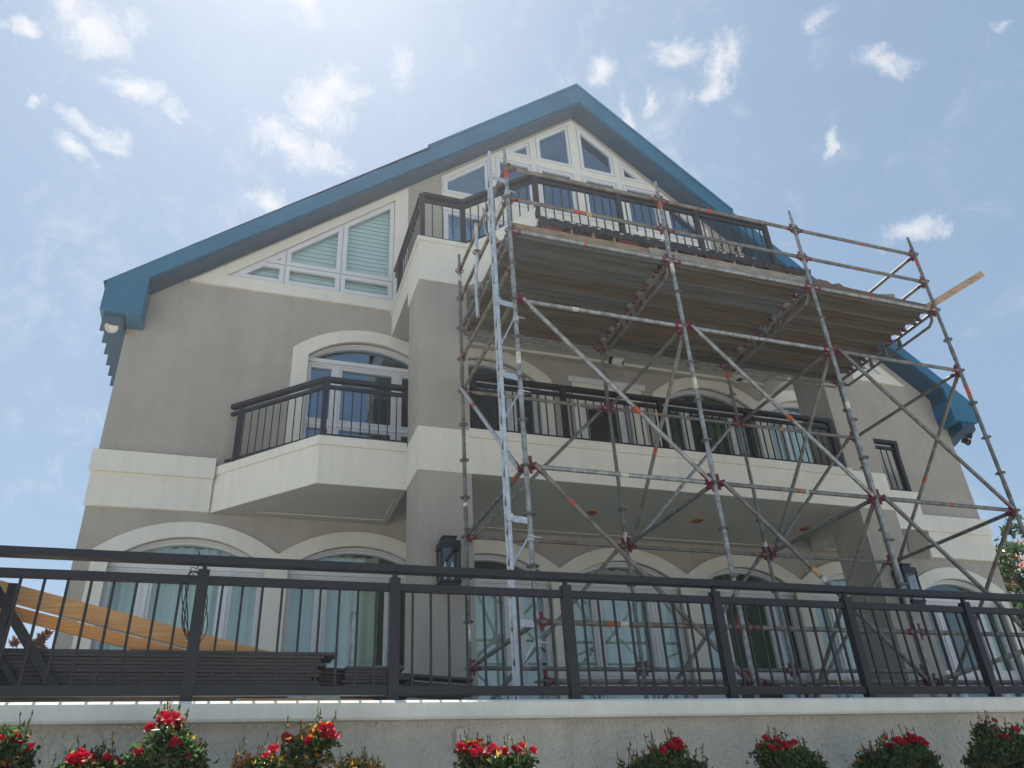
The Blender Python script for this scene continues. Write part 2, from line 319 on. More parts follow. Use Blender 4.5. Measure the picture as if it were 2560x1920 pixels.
# ------------------------------------------------------------------ house
H = thing('house', 'large beige stucco house with teal gable roof, arched windows and balconies', 'house', (6.12, 12.2, TZ))
GW = [-.58, 1.70, 3.69, 5.97, 8.25, 10.53, 12.94]   # ground-floor arch centres
UW = [1.72, 3.75, 8.25, 10.5]                       # first-floor arch centres
CX = 6.07
def opening(cx, zt, zs, zb, half=1.0): return [(cx - half, zb)] + arc(cx, zt, half, zs) + [(cx + half, zb)]
GO = [opening(c, 3.80, 3.42, 1.22) for c in GW]
UO = [opening(c, 7.34, 6.95, 5.10) for c in UW]
door_o = [(5.56, 4.84), (5.56, 6.82), (6.50, 6.82), (6.50, 4.84)]
triL = [(-.68, 8.27), (2.08, 8.27), (2.08, 10.62)]
triR = [(2 * CX - x, z) for x, z in triL]
gl = [(3.0, 8.15), (3.0, 11.52), (CX, 14.08), (9.14, 11.52), (9.14, 8.15)]
wall = [(-1.98, GZ), (-1.98, 7.50), (6.1, 14.24), (14.23, 7.66), (14.23, GZ)]
MB().plate(wall, WY, WY + .3, GO + UO + [door_o, triL, triR, gl]).build('wall', 'stucco', H)
MB().box(-1.98, -1.68, WY + .3, 24, GZ, 7.5).build('side_wall', 'stucco', H); MB().box(13.93, 14.23, WY + .3, 24, GZ, 7.66).build('side_wall', 'stucco', H); MB().box(-1.68, 13.93, 23.7, 24, GZ, 7.6).build('rear_wall', 'stucco', H)
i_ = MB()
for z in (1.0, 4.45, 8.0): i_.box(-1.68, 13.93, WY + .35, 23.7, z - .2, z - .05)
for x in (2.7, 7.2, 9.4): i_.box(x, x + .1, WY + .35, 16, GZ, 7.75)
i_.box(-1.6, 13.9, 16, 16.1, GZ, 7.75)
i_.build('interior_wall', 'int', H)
# roof
def zo(x): return 7.56 + (14.77 - 7.56) * (x + 2.31) / 8.41 if x < 6.1 else 14.77 - (14.77 - 7.62) * (x - 6.1) / 8.55
def zb_(x): return 14.20 - .829 * (6.1 - x) if x < 6.1 else 14.20 - .806 * (x - 6.1)
rt = [(-2.31, zo(-2.31)), (6.1, 14.77), (14.65, zo(14.65)), (14.65, 7.30), (13.99, 7.30), (13.99, zb_(13.99)), (6.1, 14.20), (-1.72, zb_(-1.72)), (-1.72, 7.2), (-2.31, 7.2)]
rt_in = [(-2.29, 7.54), (6.1, 14.73), (14.63, 7.60), (14.63, 7.30), (14.02, 7.30), (14.02, zb_(14.02)), (6.1, 14.20), (-1.75, zb_(-1.75)), (-1.75, 7.2), (-2.29, 7.2)]
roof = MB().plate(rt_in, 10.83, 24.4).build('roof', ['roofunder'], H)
sk = MB()
sk.add([(-2.36, 10.79, zo(-2.36) + .03), (6.1, 10.79, 14.80), (6.1, 24.4, 14.80), (-2.36, 24.4, zo(-2.36) + .03)], [(0, 1, 2, 3)])
sk.add([(14.70, 10.79, zo(14.70) + .03), (6.1, 10.79, 14.80), (6.1, 24.4, 14.80), (14.70, 24.4, zo(14.70) + .03)], [(0, 1, 2, 3)])
sk.build('roof_covering', 'shingle', roof)
fa = [(-2.31, zo(-2.31)), (2.67, zo(2.67) - .07), (2.67, zo(2.67)), (6.1, 14.77), (9.6, zo(9.6)), (9.6, zo(9.6) - .05), (14.65, zo(14.65)), (14.65, 7.11), (14.0, 7.11), (14.0, 7.86), (6.1, 14.27), (-1.745, 7.72), (-1.745, 7.02), (-2.31, 7.02)]
MB().plate(fa, 10.76, 10.83).build('gable_fascia', 'teal', roof)
fl = [(2.62, zo(2.62) - .02), (6.1, 14.76), (9.6, zo(9.6) - .02), (9.6, zo(9.6) + .05), (6.1, 14.84), (2.62, zo(2.62) + .05)]
MB().plate(fl, 10.735, 10.80).build('ridge_flashing', 'teal', roof)
MB().box(-2.31, -1.745, 10.83, WY + .02, 7.02, 7.6).build('eave_return', 'teal', roof); MB().box(14.0, 14.65, 10.83, WY + .02, 7.11, 7.6).build('eave_return', 'teal', roof)
for s_, xa in ((-1, -1.99), (1, 14.24)):
    ev = MB(); xo = -2.26 if s_ < 0 else 14.60
    for k in range(36):
        y0 = 10.84 + k * .34
        ev.add([(xa, y0, 6.97), (xo, y0, 6.97), (xo + s_ * .07, y0 + .33, 6.90), (xa, y0 + .33, 6.90), (xa, y0, 7.5), (xo, y0, 7.5), (xo + s_ * .07, y0 + .33, 7.5), (xa, y0 + .33, 7.5)],
               [(0, 1, 2, 3), (4, 7, 6, 5), (0, 4, 5, 1), (1, 5, 6, 2), (2, 6, 7, 3), (3, 7, 4, 0)])
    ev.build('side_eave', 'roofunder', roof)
# trim bands
MB().box(-2.03, -.42, 11.09, WY, 4.64, 4.95).box(-2.00, -.43, 11.14, WY, 4.15, 4.64).box(-2.03, -1.98, WY, 23, 4.64, 4.95).build('band_trim', 'cream', H)
MB().box(12.60, 14.27, 11.09, WY, 4.69, 5.02).box(12.56, 14.25, 11.14, WY, 4.18, 4.69).build('band_trim', 'cream', H)
for sg, tr in ((1, triL), (-1, triR)):
    outer = [(-1.24, 8.05), (2.12, 8.05), (2.33, 8.05), (2.33, 11.02), (-1.30, 8.03)]
    outer = [(-1.22, 8.05), (2.33, 8.05), (2.33, 11.0)]
    if sg < 0: outer = [(2 * CX - x, z) for x, z in outer]
    MB().plate(outer, WY - .05, WY, [tr]).build('gable_window_trim', 'cream', H)

# windows --------------------------------------------------------------
def ring(mb, poly, wd, y0, y1, mi=0): mb.plate(poly, y0, y1, [inset(poly, wd)], mi)
def curtain(mb, x0, x1, z0, z1, y=11.55, amp=.035, per=.13, mi=0, seed=0):
    rg = random.Random(seed); n = max(6, int((x1 - x0) / .02)); v = []; ph = rg.random() * 6
    for i in range(n + 1):
        x = x0 + (x1 - x0) * i / n; yy = y + amp * math.sin(x / per * 6.283 + ph) + amp * .7 * math.sin(x / per * 2.9 + ph * 2)
        v += [(x, yy, z0), (x, yy, z1)]
    mb.add(v, [(2 * i, 2 * i + 2, 2 * i + 3, 2 * i + 1) for i in range(n)], mi, True)
def arch_window(cx, zt, zs, zb, zsplit, blo, side, curt, seed, gm='glass', surround=None):
    """one arched window: frame > glass, surround, curtain; surround=(x0,x1,zs,zt,ac,zb)"""
    y0, y1 = W0, W0 + .09
    op = opening(cx, zt, zs, zb)
    inner = inset(op, .045) if False else None
    xs = [cx - 1.0, cx - .50, cx + .50, cx + 1.0]
    rows = [(zb, zsplit), (zsplit, zs - .05)]
    holes = []; mb = MB()
    for i in range(3):
        for z0, z1 in rows:
            holes.append([(xs[i] + .03, z0 + .03), (xs[i] + .03, z1 - .03), (xs[i + 1] - .03, z1 - .03), (xs[i + 1] - .03, z0 + .03)])
    lun = arc(cx, zt - .075, .90, zs + .035)
    lun = [(cx - .90, zs + .035)] + lun[1:-1] + [(cx + .90, zs + .035)]
    big = [(cx - 1.0, zb)] + arc(cx, zt, 1.0, zs) + [(cx + 1.0, zb)]
    mb.plate(big, y0, y1, holes + [lun])
    for h in holes:                                   # sash frames inside each light
        ring(mb, h, .055, y0 + .012, y1 - .004)
        ring(mb, inset(h, .0), .012, y0 - .008, y0)
    # transom moulding and arch bead standing proud
    mb.box(cx - 1.0, cx + 1.0, y0 - .03, y0, zs - .055, zs + .01)
    a1 = arc(cx, zt - .003, .985, zs + .02); a2 = arc(cx, zt - .045, .93, zs + .02)
    mb.plate(a1 + a2[::-1], y0 - .03, y0)
    fr = mb.build('window', 'frame', H)
    gp = MB(); gp.plate([(cx - .99, zb + .01)] + arc(cx, zt - .01, .99, zs) + [(cx + .99, zb + .01)], y0 + .055, y0 + .061)
    gp.build('pane', gm, fr)
    if surround:
        x0, x1, s_zs, s_zt, s_c, s_zb, s_half = surround
        a = [p for p in arc(s_c, s_zt, s_half, s_zs, 28)]
        a = [p for p in a if x0 - 1e-6 <= p[0] <= x1 + 1e-6]
        # keep clear of the neighbours' boundary
        poly = [(x0, s_zb)] + ([(x0, a[0][1])] if a[0][0] > x0 + .002 else []) + a + ([(x1, a[-1][1])] if a[-1][0] < x1 - .002 else []) + [(x1, s_zb)]
        MB().plate(poly, WY - .045, WY, [[(cx - .985, s_zb + .03)] + arc(cx, zt - .012, .985, zs) + [(cx + .985, s_zb + .03)]]).build('surround', 'cream', fr)
    if curt:
        for k, (kind, a, b_) in enumerate(curt):
            cb = MB(); curtain(cb, cx + a, cx + b_, zb + .05, zs + .33, seed=seed * 7 + k, per=.11 + .05 * (seed % 3), amp=.03)
            cb.build('curtain', kind, fr)
    return fr
bd = [-1.83, .575, 2.70, 4.83, 7.11, 9.39, 11.67]
cur = [[('curtain', -1, 1)], [('curtain', -1, .35), ('curtaing_refl', .36, 1)], [('curtainw', -1, 1)], [('curtainw', -1, 1)],
       [('curtainw', -1, -.35), ('curtaing_refl', -.34, 1)], [('curtainw', -1, 1)], [('curtaing_refl', -1, -.4), ('curtainw', .6, 1)]]  # last arch: the green strip stands in for reflected greenery
for i, c in enumerate(GW):
    if i == 2: continue
    x0 = bd[i] if i < 6 else 11.72; x1 = bd[i + 1] if i < 5 else (11.67 if i == 5 else 14.1)
    if i == 1: x1 = 2.69
    sc_ = (x0 + .0, x1 - .0, 3.56, 4.0, c, 1.12, 1.19)
    arch_window(c, 3.80, 3.42, 1.22, 2.06, None, None, cur[i], i + 1, surround=(max(x0, c - 1.19), min(x1, c + 1.19), 3.555, 4.0, c, 1.12, 1.19))
# garden door under the third arch
c = GW[2]; y0 = W0
dm = MB(); op = opening(c, 3.80, 3.42, 1.22)
lun = arc(c, 3.725, .90, 3.455); lun = [(c - .9, 3.455)] + lun[1:-1] + [(c + .9, 3.455)]
dm.plate(op, y0, y0 + .09, [[(c - .95, 1.25), (c - .95, 3.33), (c + .32, 3.33), (c + .32, 1.25)], [(c + .50, 1.25), (c + .50, 3.33), (c + .95, 3.33), (c + .95, 1.25)], lun])
dm.box(c - 1, c + 1, y0 - .03, y0, 3.36, 3.43).box(c - 1, c + 1, y0 - .045, y0, 3.375, 3.395)
ring(dm, [(c - .95, 1.25), (c - .95, 3.33), (c + .32, 3.33), (c + .32, 1.25)], .07, y0 + .01, y0 + .08)
ring(dm, [(c + .50, 1.25), (c + .50, 3.33), (c + .95, 3.33), (c + .95, 1.25)], .06, y0 + .01, y0 + .08)
a1 = arc(c, 3.797, .985, 3.44); a2 = arc(c, 3.755, .93, 3.44); dm.plate(a1 + a2[::-1], y0 - .03, y0)
door = dm.build('glazed_door', 'frame', H)
MB().plate([(c - .99, 1.23)] + arc(c, 3.79, .99, 3.42) + [(c + .99, 1.23)], y0 + .05, y0 + .056).build('pane', 'glass', door)
cb = MB(); curtain(cb, c - 1, c + .9, 1.25, 3.38, seed=31, amp=.012, per=.4); cb.build('curtain', 'curtainw', door)
MB().box(c + .385, c + .43, y0 - .012, y0, 1.86, 2.14).beam((c + .41, y0 - .05, 2.02), (c + .29, y0 - .05, 2.02), .015, .02).tube((c + .41, y0 - .05, 2.02), (c + .41, y0, 2.02), .009).build('door_handle', 'dark', door)
MB().plate([(2.70, 1.12), (2.70, 3.78)] + [p for p in arc(c, 4.0, 1.19, 3.555, 28) if 2.70 < p[0] < 4.83] + [(4.83, 3.60), (4.83, 1.12)], WY - .045, WY,
           [[(c - .985, 1.15)] + arc(c, 3.788, .985, 3.42) + [(c + .985, 1.15)]]).build('surround', 'cream', door)
# first floor
ucur = [[], [], [('curtaing_refl', -.9, -.3), ('curtaing_refl', .1, 1)], [('curtainw', -1, 1)]]
for i, c in enumerate(UW):
    x0, x1 = c - 1.23, c + 1.23
    if i == 2: x1 = 9.385
    if i == 3: x0 = 9.385
    if i == 0: x1 = 2.73
    if i == 1: x0 = 2.74
    arch_window(c, 7.34, 6.95, 5.10, 5.80, None, None, ucur[i], 20 + i, gm='glassu' if i < 2 else 'glass', surround=(x0, x1, 7.05, 7.55, c, 5.0, 1.23))
# first-floor balcony door
dm = MB(); dm.plate(door_o, y0, y0 + .09, [[(5.66, 4.95), (5.66, 6.72), (6.36, 6.72), (6.36, 4.95)]])
dm.box(5.30, 6.86, WY - .08, WY, 7.06, 7.17)
ring(dm, [(5.66, 4.95), (5.66, 6.72), (6.36, 6.72), (6.36, 4.95)], .05, y0 + .01, y0 + .08)
d2 = dm.build('balcony_door', 'frame', H)
MB().box(5.60, 6.46, y0 + .05, y0 + .056, 4.9, 6.78).build('pane', 'glass', d2)
MB().plate([(5.38, 4.84), (5.38, 7.06), (6.77, 7.06), (6.77, 4.84)], WY - .05, WY, [door_o]).build('surround', 'cream', d2)
# gable glazing ---------------------------------------------------------
mir = lambda pl: [(2 * CX - x, z) for x, z in pl]
P = [[(3.03, 11.10), (3.03, 11.45), (4.02, 12.30), (4.02, 11.10)], [(4.27, 12.56), (5.0, 13.12), (5.0, 12.56)], [(4.17, 11.13), (4.17, 12.40), (5.0, 12.40), (5.0, 11.13)],
     [(5.13, 12.57), (5.13, 13.26), (5.98, 13.96), (5.98, 12.57)], [(5.13, 11.13), (5.13, 12.40), (5.98, 12.40), (5.98, 11.13)],
     [(3.03, 9.0), (3.03, 10.66), (4.02, 10.66), (4.02, 9.0)], [(4.06, 9.0), (4.06, 10.66), (5.0, 10.66), (5.0, 9.0)], [(5.13, 8.2), (5.13, 10.66), (5.98, 10.66), (5.98, 8.2)]]
P = P + [mir(p) for p in P]
MB().plate(gl, WY - .03, WY + .12, [inset(p, -.006) for p in P]).build('gable_panel', 'cream', H)
for k, p in enumerate(P):
    mb = MB(); ring(mb, p, .035, WY - .045, WY + .06); ring(mb, inset(p, .04), .055, WY - .02, WY + .05)
    fr = mb.build('window', 'frame', H)
    MB().plate(inset(p, .05), WY + .02, WY + .026).build('pane', 'glassu', fr)
    if k in (5, 6, 13, 14):
        cb = MB(); xs = [q[0] for q in p]; curtain(cb, min(xs), max(xs), 9.0, 10.6, seed=50 + k); cb.build('curtain', 'curtain', fr)
# left and right triangular windows with blinds
for sg, tri in ((1, triL), (-1, triR)):
    def zt_(x): return 8.27 + (10.62 - 8.27) * (x + .68) / 2.76
    L1, L2 = .22, 1.155; zh = 8.69
    xz = -.68 + (zh - 8.27) / (2.35 / 2.76)
    cells = [[(-.60, 8.29), (xz + .03, zh - .02), (L1 - .01, zh - .02), (L1 - .01, 8.29)], [(L1 + .01, 8.29), (L1 + .01, zh - .02), (L2 - .01, zh - .02), (L2 - .01, 8.29)], [(L2 + .01, 8.29), (L2 + .01, zh - .02), (2.07, zh - .02), (2.07, 8.29)],
             [(xz + .08, zh + .0), (L1 - .01, zt_(L1) - .04), (L1 - .01, zh)], [(L1 + .01, zh), (L1 + .01, zt_(L1) - .02), (L2 - .01, zt_(L2) - .04), (L2 - .01, zh)], [(L2 + .01, zh), (L2 + .01, zt_(L2) - .02), (2.07, zt_(2.07) - .04), (2.07, zh)]]
    if sg < 0: cells = [mir(c_) for c_ in cells]
    mb = MB(); mb.plate([(2 * CX - x, z) if sg < 0 else (x, z) for x, z in [(-.68, 8.27), (2.08, 8.27), (2.08, 10.62)]], WY + .0, WY + .07, [inset(c_, .03) for c_ in cells])
    for c_ in cells: ring(mb, c_, .075, WY - .03, WY + .02)
    fr = mb.build('window', 'frame', H)
    tp = [(2 * CX - x, z) if sg < 0 else (x, z) for x, z in [(-.62, 8.28), (2.06, 8.28), (2.06, 10.57)]]
    MB().plate(tp, WY + .03, WY + .036).build('pane', 'glass', fr)
    bl = MB()
    z = 8.30
    while z < 10.5:
        xa = -.68 + (z - 8.20) / (2.35 / 2.76); a_, b_ = (xa, 2.06) if sg > 0 else (2 * CX - 2.06, 2 * CX - xa)
        bl.add([(a_, WY + .10, z), (b_, WY + .10, z), (b_, WY + .118, z + .099), (a_, WY + .118, z + .099)], [(0, 1, 2, 3)])
        z += .094
    bl.build('blind', 'blind', fr)

# columns ----------------------------------------------------------------
for x0, x1 in ((2.08, 2.82), (9.09, 9.83)):
    cl = MB().box(x0 + .015, x1 - .015, 9.115, 9.82, TZ, 7.22).build('column', 'stucco', H)
    MB().box(x0, x1, 9.10, 9.84, 4.15, 4.78).build('column_band', 'cream', cl)
# balconies: a fascia ring, a ceiling set up inside it, a cap strip proud of it
def balcony(plan, inner, z0, z1, zc, capn, name='balcony', cap=True):
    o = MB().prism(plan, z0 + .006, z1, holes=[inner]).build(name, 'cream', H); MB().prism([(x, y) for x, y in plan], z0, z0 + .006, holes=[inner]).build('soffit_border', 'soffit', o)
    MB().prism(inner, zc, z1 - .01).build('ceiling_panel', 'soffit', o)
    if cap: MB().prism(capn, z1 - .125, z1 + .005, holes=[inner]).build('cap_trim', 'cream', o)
    return o
balcony([(2.82, 9.10), (9.09, 9.10), (9.09, 11.199), (2.82, 11.199)], [(2.95, 9.45), (8.95, 9.45), (8.95, 11.05), (2.95, 11.05)], 4.15, 4.80, 4.163,
        [(2.78, 9.07), (9.14, 9.07), (9.14, 9.5), (9.09, 11.15), (2.825, 11.15), (2.78, 9.5)])
balcony([(-.43, 11.199), (.89, 9.82), (2.079, 9.82), (2.079, 11.199)], [(.19, 11.03), (1.05, 10.13), (2.0, 10.13), (2.0, 11.03)], 4.15, 4.84, 4.163,
        [(-.47, 11.199), (.875, 9.79), (2.079, 9.79), (2.079, 11.199)])
balcony([(12.55, 11.199), (11.17, 9.82), (9.831, 9.82), (9.831, 11.199)], [(11.9, 11.03), (11.0, 10.13), (9.95, 10.13), (9.95, 11.03)], 4.15, 4.84, 4.163,
        [(12.59, 11.199), (11.19, 9.79), (9.831, 9.79), (9.831, 11.199)])
ub = balcony([(2.08, 11.199), (2.08, 9.86), (2.82, 9.86), (9.09, 9.86), (9.83, 9.86), (9.83, 11.199)], [(2.35, 10.1), (9.55, 10.1), (9.55, 11.05), (2.35, 11.05)], 7.5, 8.01, 7.56, None, cap=False)
MB().prism([(2.08, 9.86), (2.08, 9.10), (2.81, 9.10), (3.12, 8.80), (3.30, 8.98), (2.95, 9.34), (2.95, 9.86)], 7.22, 8.01).build('balcony_parapet', 'cream', ub)
MB().prism([(9.83, 9.86), (9.83, 9.10), (9.10, 9.10), (8.6, 8.62), (8.4, 8.8), (8.96, 9.34), (8.96, 9.86)], 7.22, 8.01).build('balcony_parapet', 'cream', ub)
MB().prism([(2.05, 11.199), (2.05, 9.07), (2.825, 9.07), (3.14, 8.76), (3.7, 8.2), (3.80, 8.35), (2.95, 9.2), (2.2, 9.25), (2.2, 11.199)], 7.945, 8.025).build('cap_trim', 'cream', ub)
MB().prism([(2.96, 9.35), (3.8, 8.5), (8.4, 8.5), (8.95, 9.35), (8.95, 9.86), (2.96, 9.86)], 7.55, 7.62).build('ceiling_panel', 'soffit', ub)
# opened-up front edge: joists, blocks, torn dark membrane with peeled scraps
MB().prism([(2.97, 9.2), (3.76, 8.215), (8.5, 8.215), (8.5, 9.6), (2.97, 9.6)], 7.93, 7.985).build('deck_sheathing', 'ply', ub)
for k in range(13):
    x = 3.85 + k * .36
    MB().box(x, x + .045, 8.22, 9.3, 7.66, 7.93).build('joist', 'woodo', ub)
MB().box(3.72, 8.45, 8.24, 8.28, 7.60, 7.68).build('rim_board', 'woodo', ub)
for x in (3.72, 5.0, 6.55, 7.75):
    MB().box(x, x + .34, 8.20, 8.235, 7.72, 7.90).build('steel_anchor', 'rustred', ub)
fm = MB(); rg = random.Random(3); n = 90; vs = []
for i in range(n + 1):
    x = 3.68 + (8.60 - 3.68) * i / n; dz = rg.uniform(-.03, .02)
    vs += [(x, 8.19 + rg.uniform(-.015, .015), 7.90 + dz * 1.3), (x, 8.17 + rg.uniform(-.015, .01), 8.0 + dz), (x, 8.36, 8.02)]
fm.add(vs, [(3 * i, 3 * i + 3, 3 * i + 4, 3 * i + 1) for i in range(n)] + [(3 * i + 1, 3 * i + 4, 3 * i + 5, 3 * i + 2) for i in range(n)]); fm.build('torn_membrane', 'flash', ub)
pm = MB()
for i in range(22):
    x = 3.85 + i * .17 + rg.uniform(-.05, .05)
    if 5.9 < x < 6.2: continue
    w_ = rg.uniform(.02, .065); z = 7.982 + rg.uniform(-.02, .02); pts = []
    for j in range(9):
        a = j / 9 * 6.283; rr = rg.uniform(.6, 1.1); pts.append((x + w_ * math.cos(a) * rr, 8.155 + rg.uniform(-.01, .0), z + .011 * math.sin(a) * rr))
    pm.add([(x, 8.150, z)] + pts, [(0, 1 + j, 1 + (j + 1) % 9) for j in range(9)])
for x in (5.35, 5.75): pm.add([(x, 8.14, 7.99), (x + .05, 8.13, 8.0), (x + .07, 8.12, 8.08), (x + .02, 8.13, 8.10), (x - .03, 8.15, 8.05)], [(0, 1, 2, 3, 4)])
pm.build('peeled_scrap', 'peel', ub)
MB().add([(3.15, 8.70, 8.03), (3.62, 8.16, 8.03), (3.66, 8.18, 8.20), (3.30, 8.52, 8.05), (3.64, 8.15, 7.80), (3.2, 8.62, 7.80)], [(0, 1, 2, 3), (0, 1, 4, 5)]).build('bent_flashing', 'cream', ub)
# railings ---------------------------------------------------------------
def railing(pts, zb, zt, posts, label, pw=.075, step=.125):
    zmid = zt - .15; ro = thing('balcony_railing', label, 'railing', (*pts[0], zb), 'dark metal railings on the balconies')
    for (a, b_) in zip(pts, pts[1:]):
        MB().beam((*a, zt - .03), (*b_, zt - .03), .09, .06).build('handrail', 'dark', ro)
        mr_ = MB().beam((*a, zmid), (*b_, zmid), .04, .055).build('middle_rail', 'dark', ro)
        MB().beam((*a, zb + .05), (*b_, zb + .05), .035, .04).build('bottom_rail', 'dark', ro)
        A = Vector(a); B = Vector(b_); n = max(1, int((B - A).length / step))
        for i in range(1, n):
            p = A + (B - A) * i / n; MB().box(p.x - .008, p.x + .008, p.y - .008, p.y + .008, zb + .05, zmid).build('baluster', 'dark', mr_)
    for x, y in posts: MB().box(x - pw / 2, x + pw / 2, y - pw / 2, y + pw / 2, zb, zt - .06).build('post', 'dark', ro)
    return ro
railing([(2.83, 9.16), (9.05, 9.16)], 4.80, 5.70, [(4.25, 9.16), (5.85, 9.16), (7.42, 9.16), (9.02, 9.16), (2.88, 9.16)], 'long straight dark railing on the middle-floor balcony behind the scaffold')
railing([(-.30, 11.04), (.93, 9.88), (2.07, 9.88)], 4.84, 5.80, [(-.16, 10.91), (.93, 9.88)], 'angled dark railing on the small balcony left of the column')
railing([(9.84, 9.88), (11.12, 9.88), (12.4, 11.1)], 4.84, 5.86, [(11.08, 9.88), (12.35, 11.05)], 'short dark railing on the small balcony right of the right column')
railing([(2.13, 11.15), (2.13, 9.13), (2.79, 9.13), (3.70, 8.24), (7.95, 8.24)], 8.01, 8.95, [(2.13, 9.13), (2.79, 9.13), (3.70, 8.24), (5.13, 8.24), (6.56, 8.24), (7.93, 8.24), (2.13, 10.85)], 'dark railing around the top balcony above the scaffold deck', step=.14)

# lights and cameras on the house ---------------------------------------
def lantern(cx, label):
    t_ = thing('wall_lantern', label, 'wall lamp', (cx, 8.97, 2.9), 'black lanterns on the front columns')
    MB().box(cx - .125, cx + .125, 8.87, 9.10, 3.10, 3.15).box(cx - .13, cx + .13, 8.865, 9.10, 3.06, 3.10).box(cx - .075, cx + .075, 8.91, 9.07, 3.15, 3.20).box(cx - .09, cx + .09, 8.90, 9.085, 3.20, 3.215).build('lamp_cap', 'dark', t_)
    MB().box(cx - .13, cx + .13, 8.865, 9.10, 2.64, 2.665).box(cx - .115, cx + .115, 8.88, 9.09, 2.60, 2.64).build('lamp_base', 'dark', t_)
    f_ = MB()
    for sx in (-1, 1):
        for yy in (8.885, 9.075): f_.box(cx + sx * .112 - .011, cx + sx * .112 + .011, yy - .011, yy + .011, 2.665, 3.06)
    f_.box(cx - .10, cx + .10, 9.085, 9.10, 2.665, 3.06); f_.build('lamp_frame', 'dark', t_)
    MB().box(cx - .10, cx + .10, 8.884, 8.887, 2.667, 3.058).box(cx - .113, cx - .110, 8.90, 9.06, 2.667, 3.058).box(cx + .110, cx + .113, 8.90, 9.06, 2.667, 3.058).build('lamp_glass', 'lampglass', t_)
    for dx in (-.045, .045):
        MB().tube((cx + dx, 8.98, 2.665), (cx + dx, 8.98, 2.80), .012).build('candle', 'lampwhite', t_)
        MB().tube((cx + dx, 8.98, 2.80), (cx + dx, 8.98, 2.845), .010, r2=.021).tube((cx + dx, 8.98, 2.845), (cx + dx, 8.98, 2.92), .021, r2=.004).build('bulb', 'lampwhite', t_)
lantern(2.44, 'black glass wall lantern on the left column beside the scaffold post')
lantern(9.47, 'black glass wall lantern on the right column, partly behind the scaffold')
for i, x in enumerate((4.98, 6.82, 8.87)):
    lb = ['leftmost', 'middle', 'rightmost'][i]
    t_ = thing('recessed_light', lb + ' of three copper recessed lights in the lower balcony ceiling', 'ceiling light', (x, 10.15, 4.16), 'copper lights in the lower balcony ceiling')
    mb = MB(); n = 24
    v = [(x + .125 * math.cos(6.283 * k / n), 10.15 + .125 * math.sin(6.283 * k / n), 4.160) for k in range(n)] + [(x + .10 * math.cos(6.283 * k / n), 10.15 + .10 * math.sin(6.283 * k / n), 4.152) for k in range(n)]
    mb.add(v, [(k, (k + 1) % n, n + (k + 1) % n, n + k) for k in range(n)]); mb.build('trim_ring', 'copper', t_)
    mb = MB(); v = [(x + .10 * math.cos(6.283 * k / n), 10.15 + .10 * math.sin(6.283 * k / n), 4.154) for k in range(n)] + [(x + .05 * math.cos(6.283 * k / n), 10.15 + .05 * math.sin(6.283 * k / n), 4.1615) for k in range(n)]
    mb.add(v, [(k, (k + 1) % n, n + (k + 1) % n, n + k) for k in range(n)] + [tuple(range(n, 2 * n))]); mb.build('reflector', 'copperdark', t_)
def spot(p, d, label, r=.075, ln=.20, grp='spotlights under the upper balcony', cat='spotlight', shell='lampwhite', base='dark', lens='dark'):
    p = Vector(p); d = Vector(d).normalized(); t_ = thing('spotlight', label, cat, tuple(p), grp)
    a = p - d * ln
    MB().tube(a, a + d * .07, r * .8, 20).tube(a + d * .02, p + Vector((0, 0, .12)), .02).build('mount', base, t_)
    MB().tube(a + d * .07, p, r * .85, 20, r2=r, cap=False).tube(p - d * .017, p - d * .002, r * .99, 20, r2=r * .72, cap=False).tube(a + d * .075, a + d * .08, r * .8, 20).build('lamp_shell', shell, t_)
    MB().tube(p - d * .02, p - d * .018, r * .70, 20).build('lens', lens, t_)
spot((6.17, 10.60, 7.25), (.75, -.5, -.45), 'white cylindrical spotlight under the upper balcony, turned toward the viewer', r=.088, ln=.26)
spot((8.61, 10.61, 7.24), (.1, -.15, -1), 'black spotlight with white rim pointing down under the upper balcony', r=.088, ln=.24)
spot((-2.15, 11.02, 6.90), (.1, -.80, -.62), 'round grey floodlight under the left eave of the house', r=.095, ln=.12, lens='lampwhite', grp='floodlights under the eaves')
spot((14.62, 11.0, 6.90), (.7, -.5, -.4), 'upper of two black floodlights hanging at the right eave corner', r=.07, ln=.14, grp='floodlights under the eaves', shell='dark')
spot((14.40, 10.95, 6.70), (.2, -.7, -.7), 'lower of two black floodlights hanging at the right eave corner', r=.07, ln=.14, grp='floodlights under the eaves', shell='dark')
spot((9.28, 11.0, 11.0), (-.5, -.8, -.3), 'left white floodlight on the gable wall behind the upper railing', r=.06, ln=.12, grp='white floodlights on the gable wall')
spot((9.76, 11.0, 11.0), (.5, -.8, -.3), 'right white floodlight on the gable wall behind the upper railing', r=.06, ln=.12, grp='white floodlights on the gable wall')

# ------------------------------------------------------------------ terrace railing
fr = thing('terrace_railing', 'long dark metal railing along the top of the garden wall', 'railing', (3, 5.7, .85))
xs = [-2.91, -1.55, -.19, 1.135, 2.50, 3.865, 5.225, 6.62, 7.98, 9.34]; Yr = 5.70
MB().beam((-3, Yr, 1.769), (9.4, Yr, 1.769), .085, .054).build('handrail', 'dark', fr)
for x in xs: MB().box(x - .037, x + .037, Yr - .037, Yr + .037, .844, 1.70).box(x - .015, x + .015, Yr - .015, Yr + .015, 1.70, 1.744).build('post', 'dark', fr)
for a, b_ in zip(xs, xs[1:]):
    mr_ = MB().box(a + .037, b_ - .037, Yr - .02, Yr + .02, 1.604, 1.660).build('middle_rail', 'dark', fr)
    MB().box(a + .037, b_ - .037, Yr - .02, Yr + .02, .885, .945).build('bottom_rail', 'dark', fr)
    for i in range(1, 10):
        x = a + (b_ - a) * i / 10; MB().box(x - .008, x + .008, Yr - .008, Yr + .008, .945, 1.604).build('baluster', 'dark', mr_)

